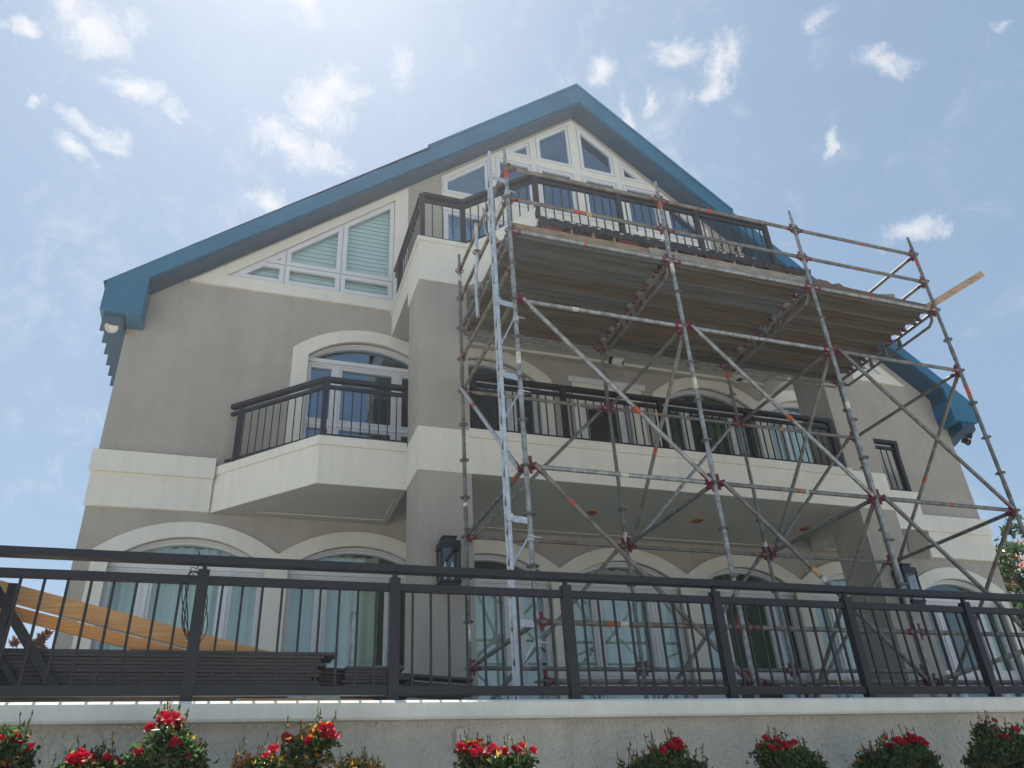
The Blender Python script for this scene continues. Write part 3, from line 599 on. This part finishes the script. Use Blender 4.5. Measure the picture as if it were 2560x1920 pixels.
# ------------------------------------------------------------------ scaffold
SC = thing('scaffold', 'three-bay tube scaffold with a high perforated steel platform in front of the house', 'scaffold', (5.77, 7.6, TZ))
FX = [2.575, 4.705, 6.835, 8.965]; FY, BY = 6.56, 8.66; Z7 = 7.125; TR = .0242
def lvl(k): return Z7 - .5 * k
def rosette(mb, x, y, z, mi=0):
    n = 16; ro, ri = .060, .046
    v = []
    for zz in (z - .005, z + .005):
        for r_ in (ro, ri): v += [(x + r_ * math.cos(6.283 * k / n), y + r_ * math.sin(6.283 * k / n), zz) for k in range(n)]
    f_ = []
    for k in range(n):
        j = (k + 1) % n; f_ += [(k, j, n + j, n + k), (2 * n + k, 3 * n + k, 3 * n + j, 2 * n + j), (k, 2 * n + k, 2 * n + j, j), (n + k, n + j, 3 * n + j, 3 * n + k)]
    mb.add(v, f_, mi)
    for k in range(4):
        a = math.pi / 4 * (2 * k + 1); mb.beam((x, y, z), (x + .05 * math.cos(a), y + .05 * math.sin(a), z), .012, .009, mi)
    mb.tube((x, y, z - .022), (x, y, z + .022), .0285, 14, mi)
def standard(x, y, ktop, ztop, mk='galv', marks=()):
    mb = MB(); mb.tube((x, y, TZ + .02), (x, y, ztop), TR, 16)
    mb.tube((x, y, ztop), (x, y, ztop + .16), .019, 12)
    mb.box(x - .075, x + .075, y - .075, y + .075, TZ, TZ + .012)
    for z in (lvl(4) + .28, lvl(8) + .28): mb.tube((x, y, z - .10), (x, y, z + .10), .0275, 16)
    for z, h, mi in marks: mb.tube((x, y, z - h), (x, y, z + h), .0262, 16, mi)
    st = mb.build('standard', [mk, 'orange', 'white'], SC)
    for k in range(ktop, 13):
        r_ = MB(); rosette(r_, x, y, lvl(k)); r_.build('rosette', 'galvd', st)
fk = [('galv', [(7.0, .07, 1), (4.36, .07, 2)]), ('galv', [(7.02, .06, 1), (4.35, .07, 2), (6.0, .06, 2)]), ('galv', [(4.33, .05, 2), (5.4, .08, 0)]), ('galvd', [(6.98, .05, 1), (4.8, .09, 1)])]
for i, x in enumerate(FX): standard(x, FY, 0, 7.30, fk[i][0], fk[i][1])
standard(FX[0], BY, 0, 7.26, 'galvd', [(3.45, .10, 2), (2.0, .09, 2), (6.98, .05, 2)])
standard(FX[1], BY, 2, 6.25, 'galvd', [(3.25, .06, 2)]); standard(FX[2], BY, 2, 6.25, 'galvd', [(5.95, .06, 1), (3.3, .07, 2)]); standard(FX[3], BY, 0, 7.30, 'galvd')
def wedge(mb, p, d, mi=0):
    p = Vector(p); d = Vector(d).normalized(); up = Vector((0, 0, 1)); sd = d.cross(up).normalized()
    a = p + d * .030
    mb.beam(a, a + d * .060, .030, .066, mi); mb.tube(a + d * .06, a + d * .10, .0275, 12, mi)
    mb.beam(p + d * .048 + up * -.075, p + d * .048 + up * .075, .008, .028, mi, up=tuple(d))
    mb.beam(p + d * .048 + up * .07, p + d * .048 + up * .09, .012, .036, mi, up=tuple(d))
def member(name, p, q, mk='galvd', r=.0242, marks=(), head=True, trim=.03):
    p = Vector(p); q = Vector(q); d = (q - p).normalized()
    mb = MB(); mb.tube(p + d * trim, q - d * trim, r, 14)
    ln = (q - p).length
    for t_, h, mi in marks: c_ = p + d * ln * t_; mb.tube(c_ - d * h, c_ + d * h, r * 1.06, 14, mi)
    o = mb.build(name, [mk, 'orange', 'white', 'wood'], SC)
    if head:
        for e_, dd_ in ((p, d), (q, -d)): h_ = MB(); wedge(h_, e_, dd_); h_.build('wedge_head', 'red', o)
    return o
def brace(p, q, off, mk='galvd', marks=()):
    p = Vector(p); q = Vector(q); o_ = Vector(off); hd = (q - p); hd.z = 0; hd.normalize()
    a = p + hd * .08 + o_; b_ = q - hd * .08 + o_; d = (b_ - a).normalized()
    mb = MB(); mb.tube(a, b_, .0242, 14); ln = (b_ - a).length
    for t_, h, mi in marks: c_ = a + d * ln * t_; mb.tube(c_ - d * h, c_ + d * h, .0256, 14, mi)
    o = mb.build('diagonal_brace', [mk, 'orange', 'white', 'wood'], SC)
    for c_, e, s_ in ((p, a, 1), (q, b_, -1)):
        h_ = MB()
        h_.beam(e - d * s_ * .02, e + d * s_ * .13, .018, .052, up=(0, 0, 1)); h_.beam(c_ + hd * s_ * .04, e, .045, .04)
        h_.beam(c_ + hd * s_ * .05 + Vector((0, 0, -.07)), c_ + hd * s_ * .05 + Vector((0, 0, .11)), .010, .034, up=tuple(hd))
        h_.build('wedge_head', 'red', o)
F_ = lambda i, k: (FX[i], FY, lvl(k)); B_ = lambda i, k: (FX[i], BY, lvl(k))
mkF = {0: ['galvb', 'galvb', 'galvd'], 1: ['galvb', 'galvd', 'galvd'], 4: ['galv', 'galv', 'galvd'], 8: ['galv', 'galvd', 'galvd'], 11: ['galvb', 'galvd', 'galvd'], 12: ['galvb', 'galvb', 'galvd']}
rg = random.Random(11)
mks = {(0, 1): [(.35, .03, 1)], (0, 2): [(.55, .025, 1)], (1, 0): [(.43, .06, 1), (.50, .035, 3)], (1, 2): [(.45, .02, 1)], (4, 0): [(.34, .035, 2)], (8, 0): [(.50, .04, 2)], (8, 1): [(.50, .03, 1), (.55, .02, 2)], (8, 2): [(.52, .02, 1)], (11, 0): [(.34, .035, 1), (.40, .04, 2)], (12, 1): [(.45, .025, 3)]}
for k in (0, 1, 4, 8, 11, 12):
    for i in range(3): member('ledger', F_(i, k), F_(i + 1, k), mkF[k][i], marks=mks.get((k, i), ()))
for k in (4, 8, 11):
    for i in range(3): member('ledger', B_(i, k), B_(i + 1, k), ['galvb', 'galvd', 'galvd'][i], marks=[(.35, .02, 3)] if k == 4 else ([(.25, .03, 2)] if k == 8 and i == 0 else ()))
for k in (0, 1): member('ledger', B_(0, k), (FX[0] + .55, BY, lvl(k)), 'galvd', head=False) if False else None
# platform ledgers (pairs) front and back
for i in range(3):
    for y in (FY, BY):
        member('ledger', (FX[i], y, lvl(2)), (FX[i + 1], y, lvl(2)), 'galv' if y == FY else 'galvd', marks=[(.45, .02, 1)] if y == FY and i != 1 else ([(.25, .04, 1)] if y == BY and i == 0 else ()))
        member('ledger', (FX[i] + .02, y - .035 if y == FY else y + .03, lvl(2) - .075), (FX[i + 1] - .02, y - .035 if y == FY else y + .03, lvl(2) - .075), 'galv' if y == FY else 'galvd', head=False, r=.017) if y == BY else None
# transoms
for k in (0, 1, 3, 4, 11): member('transom', F_(0, k), B_(0, k), 'galvb', marks=[(.62, .04, 1)] if k in (0, 1) else ())
for k in (0, 1): member('transom', F_(3, k), B_(3, k), 'galvb')
for i, ks in ((0, (8,)), (1, (4, 8)), (2, (4, 8)), (3, (4, 8))):
    for k in ks: member('transom', F_(i, k), B_(i, k), 'galvd', marks=[(.14, .05, 1)] if i == 0 else ())
for i in range(4):     # double transoms that carry the deck, lower chord with turned-up ends
    member('transom', F_(i, 2), B_(i, 2), 'galvd')
    x = FX[i]; z = lvl(2); mb = MB()
    mb.path([(x, FY + .10, z - .02), (x, FY + .12, z - .10), (x, FY + .19, z - .155), (x, FY + .75, z - .155), (x, BY - .75, z - .155), (x, BY - .19, z - .155), (x, BY - .12, z - .10), (x, BY - .10, z - .02)], .020, 12)
    for yy in (FY + .75, (FY + BY) / 2, BY - .75): mb.box(x - .012, x + .012, yy - .03, yy + .03, z - .14, z - .02)
    mb.build('transom_lower_chord', 'galvd', SC)
# braces: front face, back face, across
fo = (0, -.045, 0); bo = (0, .045, 0)
for i in range(3): brace(F_(i, 4), F_(i + 1, 8), fo, ['galv', 'galv', 'galvd'][i], marks=[(.62, .05, 1)] if i == 0 else ([(.55, .05, 1)] if i == 1 else ()))
for i in range(3): brace(F_(i, 8), F_(i + 1, 12), fo, ['galvb', 'galvd', 'galvd'][i], marks=[(.18, .03, 1)] if i == 0 else ([(.46, .05, 3), (.50, .03, 2)] if i == 1 else ()))
for i in range(3): brace(B_(i + 1, 4), B_(i, 8), bo, ['galvd', 'galv', 'galvd'][i], marks=[(.55, .02, 1)] if i == 1 else ())
for i in range(3): brace(B_(i + 1, 8), B_(i, 12), bo, 'galvd', marks=[(.5, .03, 1)] if i != 0 else ())
brace(B_(0, 4), F_(0, 8), (-.045, 0, 0), 'bright', marks=[(.28, .06, 1)])
for i in (1, 2, 3): brace(F_(i, 4), B_(i, 8), (.045, 0, 0), 'galvd', marks=[(.55, .04, 1)] if i != 2 else ())
for i in (2, 3): brace(F_(i, 8), B_(i, 12), (.045, 0, 0), 'galvb')
member('brace_tube', (FX[2], FY - .05, lvl(12)), (FX[3], FY - .05, 1.62), 'galvb', head=False)
# platform planks: seven across, three bays, each a ribbed punched steel deck with red hooks
for i in range(3):
    for j in range(7):
        y0 = FY + .055 + j * (2.0 / 7); wd = 2.0 / 7 - .010; x0, x1 = FX[i] + .075, FX[i + 1] - .075; z = lvl(2) + .085
        prof = [(0, -.065), (.02, -.075), (.02, 0), (.07, 0), (.078, -.026), (.100, -.026), (.108, 0), (.155, 0), (.163, -.026), (.185, -.026), (.195, 0), (wd - .02, 0), (wd - .02, -.075), (wd, -.065), (wd, .008), (0, .008)]
        prof = [(y0 + a, z - .03 + b_) for a, b_ in prof]
        o = MB().profile(prof, x0, x1).build('deck_plank', ['deck_grey', 'deck_brown', 'deck_dark', 'deck_brown', 'deck_dark', 'deck_grey', 'deck_brown', 'deck_dark'][(i * 3 + j * 5 + j // 2) % 8], SC)
        for yy in (y0 + .045, y0 + wd - .045):
            for xa, s_ in ((x0, -1), (x1, 1)):
                hk = MB()
                hk.box(min(xa, xa + s_ * .06), max(xa, xa + s_ * .06), yy - .020, yy + .020, z - .075, z - .030)
                hk.build('hook', 'red', o)
# swing-gate post standing half way along the left side of the deck
px_ = FX[0] - .05; py_ = 7.66
gp = MB(); gp.path([(px_, 7.66, 7.27), (px_, 7.66, 6.62)], .0242, 14).path([(px_, 7.66, 6.62), (px_, 7.68, 6.52), (px_, 7.74, 6.38), (px_, 7.75, 6.25), (px_, 7.73, 5.68)], .0242, 14)
gp.tube((px_, 7.66, 6.98), (px_, 7.66, 7.10), .0262, 14, 1); g_ = gp.build('gate_post', ['bright', 'white'], SC)
for z in (7.17, 6.66): r_ = MB(); rosette(r_, px_, 7.66, z); r_.build('rosette', 'galvd', g_)
# gate frame: flat bars beside it
MB().beam((px_, 7.35, 7.15), (px_, 7.0, 6.55), .012, .035).beam((px_, 7.30, 6.72), (px_, 7.02, 6.28), .012, .035).beam((px_, 7.34, 7.10), (px_, 7.30, 6.72), .012, .03).beam((px_, 7.0, 6.5), (px_, 7.02, 6.28), .012, .03).build('gate_frame', 'galvb', SC)
# toe boards of timber on the deck edge (loose)
tb = MB().box(2.60, 4.60, 6.62, 6.66, 6.17, 6.31).build('toe_board', 'woodo'); tag(tb, 'tan timber toe board along the left bay of the scaffold deck', 'board', 'loose boards on the scaffold deck')
tb = MB().box(4.44, 6.86, 6.585, 6.619, 6.18, 6.30).build('toe_board', 'woodg'); tag(tb, 'weathered grey toe board along the middle bay of the scaffold deck', 'board', 'loose boards on the scaffold deck')
pl = MB(); n = 30; rg = random.Random(5); vs = []
for i in range(n + 1):
    x = 6.88 + 2.04 * i / n; z = 6.33 - .05 * i / n + (rg.uniform(0, .05) if 2 < i < 9 else rg.uniform(-.004, .004))
    vs += [(x, 6.64, 6.15), (x, 6.64, z), (x, 6.665, z), (x, 6.665, 6.15)]
pl.add(vs, [(4 * i + a, 4 * i + 4 + a, 4 * i + 4 + (a + 1) % 4, 4 * i + (a + 1) % 4) for i in range(n) for a in range(4)] + [(0, 1, 2, 3), (4 * n + 3, 4 * n + 2, 4 * n + 1, 4 * n)])
tag(pl.build('plywood_strip', 'ply'), 'dark brown sheet strip with ragged top on the right bay of the deck', 'board', 'loose boards on the scaffold deck')
tag(MB().beam((8.0, 6.75, 6.30), (8.42, 6.72, 6.37), .10, .045).build('timber_offcut', 'woodg'), 'short pale timber offcut lying on the right bay of the deck', 'timber')
tag(MB().beam((8.87, 6.68, 6.20), (10.42, 6.68, 7.16), .045, .095).build('timber_stud', 'woodt'), 'long pale timber sticking out beyond the right end of the scaffold', 'timber')
fm = MB(); rg = random.Random(8)
for x in (6.76, 6.80):
    for yy in (7.15, 7.45): 
        v = [(x + rg.uniform(-.05, .05), yy + i * .05, 6.14 + rg.uniform(-.03, .03)) for i in range(6)] + [(x + .06 + rg.uniform(-.03, .03), yy + i * .05, 6.13 + rg.uniform(-.05, .03)) for i in range(6)]
        fm.add(v, [(i, i + 1, 7 + i, 6 + i) for i in range(5)])
tag(fm.build('plastic_film', 'film'), 'crumpled blue plastic film stuck in the gap between two decks', 'plastic film')

# ladder clamped to the front left standard, turned edge-on
ld = thing('ladder', 'tall galvanised ladder clamped edge-on to the left front scaffold post', 'ladder', (2.35, 6.5, TZ))
dl = Vector((.335, .942, 0)); A = Vector((2.352, 6.50, 0)); B = A + dl * .36 + Vector((-.030, 0, 0)); up = Vector((0, 0, 1))
def cut(p, z): return (p.x, p.y, z)
for p, zt in ((A, 7.27), (B, 7.22)):
    mb = MB(); mb.tube(cut(p, TZ), cut(p, zt), .0205, 14)
    for z in (2.85, 4.4, 5.72): mb.tube(cut(p, z - .05), cut(p, z + .05), .0225, 14)
    mb.build('stile', 'bright', ld)
k = 0; z = 1.02
while z < 7.1:
    MB().beam(cut(A, z), cut(B, z), .020, .032).build('rung', 'galvd', ld); z += .30
for z in (6.86, 5.02, 4.10, 2.55, 1.60):
    cl = MB(); f0 = Vector((2.575, 6.53, z)); 
    cl.beam(cut(A, z), (2.54, 6.53, z), .006, .065).box(A.x - .03, A.x + .03, A.y - .03, A.y + .03, z - .035, z + .035)
    cl.build('clamp', 'bright', ld); cl = MB(); cl.beam(cut(B, z - .30), (2.50, 6.80, z - .30), .006, .055).beam((2.50, 6.80, z - .30), (2.55, 6.58, z - .16), .006, .03).tube((2.575, 6.56, z - .19), (2.575, 6.56, z - .13), .034, 14)
    cl.tube((2.53, 6.50, z - .16), (2.66, 6.52, z - .16), .007)
    cl.build('clamp', 'bright', ld)

# ------------------------------------------------------------------ building materials on the terrace
rg = random.Random(21)
def dboard(x0, x1, y, z, label, grp, dz=0., th=.021, wd=.14):
    o = MB().beam((x0, y, z), (x1, y, z + dz), wd, th).build('decking_board', 'board'); return tag(o, label, 'board', grp)
G1 = 'decking boards of the tall stack behind the railing'
for k in range(11):
    for j in range(2):
        xe = [.52, .66, .66, .60, .67, .68, .66, .70, .68, .69, .80][k] - (.04 * j) + rg.uniform(-.012, .012)
        top = k == 10 and j == 0
        dboard(-1.75 + rg.uniform(-.06, .1), xe, 6.06 + j * .15 + rg.uniform(-.012, .012), .972 + k * .0245,
               'topmost front dark decking board, sticking out of the tall stack' if top else 'dark decking board lying in the tall stack behind the railing left of the column', G1)
G2 = 'decking boards of the low stack by the second post'
for k in range(9):
    dboard(.82 + rg.uniform(.0, .04), 1.22 + rg.uniform(-.03, .14), 6.10 + rg.uniform(-.01, .01), .935 + k * .0245, 'dark decking board lying in the low stack behind the second railing post', G2)
G3 = 'decking boards sagging towards the scaffold'
for k in range(6):
    x1 = [1.80, 1.86, 1.55, 1.88, 1.40, 1.87][k]
    dboard(.55, x1, 6.27 + rg.uniform(-.01, .01), 1.035 + k * .0255, 'dark decking board with its end drooping by the scaffold ladder foot', G3, dz=-.085 * (x1 - .55) / 1.3)
def timber(p, q, w_, h_, label, mk='wood'):
    return tag(MB().beam(p, q, w_, h_).build('timber', mk), label, 'timber')
timber((-1.90, 6.16, 1.742), (.52, 6.10, 1.135), .040, .118, 'upper of two fresh orange planks leaning across the decking stack')
timber((-1.90, 6.12, 1.612), (.22, 6.05, 1.085), .040, .078, 'lower of two fresh orange planks leaning across the decking stack', 'wood_bounce')
timber((-1.5, 6.0, .957), (.3, 6.0, .957), .09, .022, 'yellow timber bearer under the tall decking stack')
timber((-3.0, 6.04, .893), (.12, 6.04, .893), .09, .10, 'added brown strip standing for the shadow band behind the bottom rail', 'woodo')  # strip added where only a brown shadow band lies below the rail
timber((.15, 6.02, .90), (1.05, 5.98, .885), .09, .03, 'pale timber offcut on the cap under the bottom rail')
timber((1.15, 6.12, .885), (2.1, 6.15, .88), .09, .022, 'thin dark-edged timber strip on the terrace before the column', 'woodo')
lr = thing('removed_railing', 'removed dark metal railing section leaning behind the left end of the stack', 'railing', (-1.4, 5.98, TZ))
yy = 5.98
MB().beam((-1.62, yy, 1.80), (-.98, yy, .96), .06, .105, up=(0, 1, 0)).build('rail_post', 'dark', lr)
MB().beam((-1.62, yy, 1.50), (-1.16, yy, .93), .04, .055, up=(0, 1, 0)).build('rail', 'dark', lr); MB().beam((-1.70, yy, 1.36), (-1.36, yy, .93), .04, .05, up=(0, 1, 0)).build('rail', 'dark', lr)
MB().beam((-1.36, yy - .06, 1.62), (-1.37, yy - .06, .95), .05, .060, up=(0, 1, 0)).build('rail_post', 'dark', lr)
cb = MB(); rg = random.Random(2)
for k in range(5):
    cx = -.24 + rg.uniform(-.02, .02); hw = .045 + rg.uniform(0, .03); z0, z1 = 1.22 + rg.uniform(0, .05), 1.74 + rg.uniform(-.02, .02); pts = []
    for i in range(33):
        a = 6.283 * i / 32; wv = hw * (1 + .35 * math.sin(2 * a + k)); pts.append((cx + wv * math.sin(a) + (.03 if z0 else 0) * math.cos(a), 5.80 + .01 * k, (z0 + z1) / 2 - (z1 - z0) / 2 * math.cos(a)))
    cb.path(pts, .0035, 6)
cb.path([(-.24, 5.80, 1.74), (-.24, 5.745, 1.80)], .0035, 6).path([(-.24, 5.70 + .045 * math.sin(a / 8 * 6.283), 1.795 + .045 * math.cos(a / 8 * 6.283)) for a in range(9)], .004, 6)
tag(cb.build('cable_coil', 'dark'), 'coil of thin black cable hanging from the terrace handrail', 'cable')

# ------------------------------------------------------------------ plants
def leaf(mb, p, d, nrm, ln, wd, mi):
    d = d.normalized(); s_ = d.cross(nrm)
    if s_.length < 1e-3: return
    s_.normalize(); n2 = s_.cross(d)
    a = p; t_ = p + d * ln - n2 * ln * .12; l = p + d * ln * .45 + s_ * wd / 2 + n2 * wd * .18; r_ = p + d * ln * .45 - s_ * wd / 2 + n2 * wd * .18
    mb.add([a, r_, t_, l], [(0, 1, 2), (0, 2, 3)], mi)
def rv(rg): 
    while True:
        v = Vector((rg.uniform(-1, 1), rg.uniform(-1, 1), rg.uniform(-1, 1)))
        if .05 < v.length < 1: return v.normalized()
def bloom_mesh(seed):
    rg = random.Random(seed); mb = MB()
    for ringk, (n, r0, tilt) in enumerate(((6, .030, .35), (6, .024, .8), (5, .016, 1.15), (3, .009, 1.4))):
        for k in range(n):
            a = 6.283 * (k + .5 * ringk + rg.uniform(-.15, .15)) / n; ca, sa = math.cos(a), math.sin(a); r_ = r0 * rg.uniform(.85, 1.15)
            h = r_ * math.tan(min(tilt, 1.3)) * .8 + .002; h = min(h, .028)
            c_ = Vector((ca, sa, 0)); s_ = Vector((-sa, ca, 0)); w_ = r_ * .62
            b0 = c_ * r_ * .15; p1 = c_ * r_ * .7 + s_ * w_ + Vector((0, 0, h * .7)); p2 = c_ * r_ + s_ * w_ * .5 + Vector((0, 0, h)); p3 = c_ * r_ - s_ * w_ * .5 + Vector((0, 0, h * .95)); p4 = c_ * r_ * .7 - s_ * w_ + Vector((0, 0, h * .7))
            mb.add([b0, p1, p2, p3, p4], [(0, 1, 2), (0, 2, 3), (0, 3, 4)], 0, True)
    o = mb.build('bloom_proto', 'petal', smooth='leaf'); me = o.data; bpy.data.objects.remove(o); return me
BM = [bloom_mesh(s_) for s_ in range(4)]
def rose(x, y, ztop, wd, seed, label, lobes, nb, young=.12, zg=-.36):
    rg = random.Random(seed); root = thing('rose_bush', label, 'rose bush', (x, y, zg), 'red rose bushes in front of the garden wall')
    st = MB(); lf = MB(); tips = []
    mnx = min(l[0] for l in lobes); mxx = max(l[0] for l in lobes)
    low = [(mnx * .9, .28, .15), (mxx * .9, .26, .15), (0, .30, .17), (mnx * .5, .0, .16), (mxx * .5, .0, .16)]
    for lx, lz, lr_ in [(l[0], l[1] - .05, l[2]) for l in lobes] + low:
        c_ = Vector((x + lx, y + rg.uniform(-.08, .08), lz)); base = Vector((x + lx * .15, y, zg)); 
        st.tube(base, c_ - Vector((0, 0, lr_ * .5)), .008, 6, r2=.005)
        nbr = int(18 + lr_ * 90)
        for k in range(nbr):
            d = rv(rg); d.z = abs(d.z) * 1.1 - .25; d.y *= .8
            e = c_ + Vector((d.x * lr_, d.y * lr_ * .9, d.z * lr_)) * rg.uniform(.5, 1.12); st.tube(c_ - Vector((0, 0, lr_ * .4)), e, .003, 4, r2=.0015, cap=False)
            tips.append(e); o_ = (e - c_).length / lr_
            for q in range(rg.randint(20, 27)):
                p_ = c_ + (e - c_) * rg.uniform(.25, 1.02) + rv(rg) * rg.uniform(.01, .055)
                dd = (rv(rg) + Vector((0, -.1, .3))).normalized()
                yg = rg.random() < young * (2.2 if p_.z > c_.z + lr_ * .45 else .35)
                leaf(lf, p_, dd, rv(rg), rg.uniform(.030, .052), rg.uniform(.018, .029), 1 if yg else 0)
        for k in range(4):     # upright shoots with buds
            a = c_ + Vector((rg.uniform(-1, 1) * lr_ * .8, rg.uniform(-.5, .3) * lr_, lr_ * .6)); b_ = a + Vector((rg.uniform(-.03, .03), 0, rg.uniform(.05, .12)))
            st.tube(a, b_, .0025, 4, cap=False); st.tube(b_, b_ + Vector((0, 0, .022)), .005, 6, r2=.001)
            for q in range(7): leaf(lf, a + (b_ - a) * rg.random(), rv(rg) + Vector((0, 0, .4)), rv(rg), .026, .013, 1 if rg.random() < .5 else 0)
    st.build('stem', 'bark', root); lf.build('foliage', ['leaf', 'leafy'], root, smooth='leaf')
    cand = [t_ for t_ in tips if t_.z > .40 and t_.y < y + .12]
    cand.sort(key=lambda v: -v.z + rg.uniform(-.3, .3)); got = []
    k = 0
    for c_ in cand:
        if k >= nb: break
        for q in range(rg.choice((1, 1, 1, 2))):
            if k >= nb: break
            p_ = c_ + Vector((rg.uniform(-.035, .035) * (q > 0), -.02 + rg.uniform(-.03, 0), rg.uniform(0, .03)))
            if any((p_ - g_).length < .028 for g_ in got): continue
            got.append(p_); o = bpy.data.objects.new('rose_bloom', BM[rg.randrange(4)]); COL.objects.link(o); o.parent = root
            o.location = p_ - Vector((x, y, zg)); nrm = Vector((rg.uniform(-.6, .6), -.9 + rg.uniform(-.3, .3), .75)); o.rotation_euler = nrm.to_track_quat('Z', 'Y').to_euler(); s_ = rg.uniform(.72, 1.12); o.scale = (s_, s_, s_); k += 1
RB = [(-1.0, 5.0, 'red rose bush cut off by the left edge, thick with dark red blooms', [(-.0, .54, .14), (-.16, .56, .12), (.06, .48, .10)], 26, .05),
      (-.60, 5.0, 'small low rose bush with crimson blooms, second from the left', [(.02, .44, .13), (-.06, .42, .10)], 12, .05),
      (-.22, 5.0, 'tall pointed rose bush whose top bloom reaches the wall cap', [(0, .55, .16), (.12, .46, .13), (-.02, .66, .07), (-.12, .44, .12)], 16, .08),
      (.52, 5.0, 'wide rose bush with yellow-orange sunlit young leaves on top', [(-.02, .50, .17), (-.20, .42, .13), (.06, .57, .10), (.26, .38, .12), (-.30, .40, .12), (.36, .36, .10)], 18, .5),
      (1.62, 5.0, 'rose bush with a dense cluster of blooms in front of the electrical box', [(-.08, .43, .14), (.13, .40, .12), (-.14, .48, .08)], 34, .12),
      (2.78, 5.0, 'low spreading rose bush packed with red blooms, right of the electrical box', [(.02, .38, .15), (-.16, .32, .11), (.17, .34, .12), (.07, .46, .05)], 30, .04),
      (3.72, 5.0, 'rose bush with brown seed heads standing above its blooms', [(-.02, .38, .16), (-.17, .42, .11), (.20, .36, .12)], 20, .04),
      (4.68, 5.0, 'rose bush with a flat row of blooms and a leafy shoot on its right', [(-.08, .34, .17), (.10, .42, .10), (.26, .26, .14), (-.22, .30, .12)], 18, .02),
      (5.62, 5.0, 'rounded bushy rose with few blooms at the right edge', [(0, .40, .22), (-.14, .36, .17), (.14, .42, .17), (.02, .52, .10)], 14, .02)]
for i, (x, y, lb, lobes, nb, yg) in enumerate(RB): rose(x, y, 0, 0, 100 + i, lb, lobes, nb, yg)
def tree(x, y, zt, cr_, label, name, leafm, seed, ncl, ls, blossoms=0, zc=None):
    rg = random.Random(seed); root = thing(name, label, 'tree', (x, y, GZ)); tr_ = MB(); lf = MB(); c0 = Vector((x, y, zt - cr_.z))
    tr_.tube((x, y, GZ), (x, y, c0.z - cr_.z * .5), .16, 10, r2=.10)
    for k in range(ncl):
        d = rv(rg); rr = rg.uniform(.35, 1.) ** .6; c_ = c0 + Vector((d.x * cr_.x, d.y * cr_.y, d.z * cr_.z)) * rr
        if k % 4 == 0: tr_.tube((x, y, c0.z - cr_.z * .6), c_, .05, 6, r2=.01)
        cl_r = rg.uniform(.25, .55) * min(cr_.x, 2.) * .35; bl = rg.random() < blossoms and d.z > -.2
        for q in range(70):
            p_ = c_ + rv(rg) * cl_r * rg.uniform(.2, 1); leaf(lf, p_, rv(rg), rv(rg), ls * rg.uniform(.7, 1.3), ls * .5, 1 if bl and rg.random() < .8 else 0)
    tr_.build('trunk', 'bark', root); lf.build('crown', [leafm, 'pink'], root, smooth='leaf')
tree(21.4, 15, 7.1, Vector((3.0, 2.9, 3.6)), 'green tree with pink blossoms beyond the right corner of the house', 'flowering_tree', 'treeleaf', 61, 420, .17, .25)
tree(-3.88, 21, 5.0, Vector((.42, .5, 1.5)), 'sparse tree with brown leaves seen under the leaning planks at far left', 'brown_leaved_tree', 'brownleaf', 62, 26, .13)
tree(-4.75, 22, 4.7, Vector((.5, .6, 1.3)), 'brown-leaved tree behind the leaning railing at the left edge', 'brown_leaved_tree', 'brownleaf', 63, 26, .13)
for i, (x, y, h) in enumerate(((20, -14, 4.8), (27, -9, 5.2))):
    tree(x, y, h, Vector((3.2, 3, 3.0)), ['nearer garden tree behind the viewer, seen only mirrored in the right windows', 'farther garden tree behind the viewer, seen only mirrored in the right windows'][i], 'garden_tree', 'treeleaf', 70 + i, 120, .3)

# ------------------------------------------------------------------ haze volume added to imitate the lens glare over the gable
hb = MB().box(-402, 402, -402, 502, GZ - 1, 15.6).build('haze_for_glare', []); hb['kind'] = 'stuff'
hm = bpy.data.materials.new('glare_haze_air'); hm.use_nodes = True; t = hm.node_tree
for n in list(t.nodes): t.nodes.remove(n)
ho = t.nodes.new('ShaderNodeOutputMaterial'); hv = t.nodes.new('ShaderNodeVolumePrincipled')
hv.inputs['Color'].default_value = (.93, .96, 1, 1); hv.inputs['Density'].default_value = .0014; hv.inputs['Anisotropy'].default_value = .6
t.links.new(hv.outputs[0], ho.inputs['Volume']); hb.data.materials.append(hm)
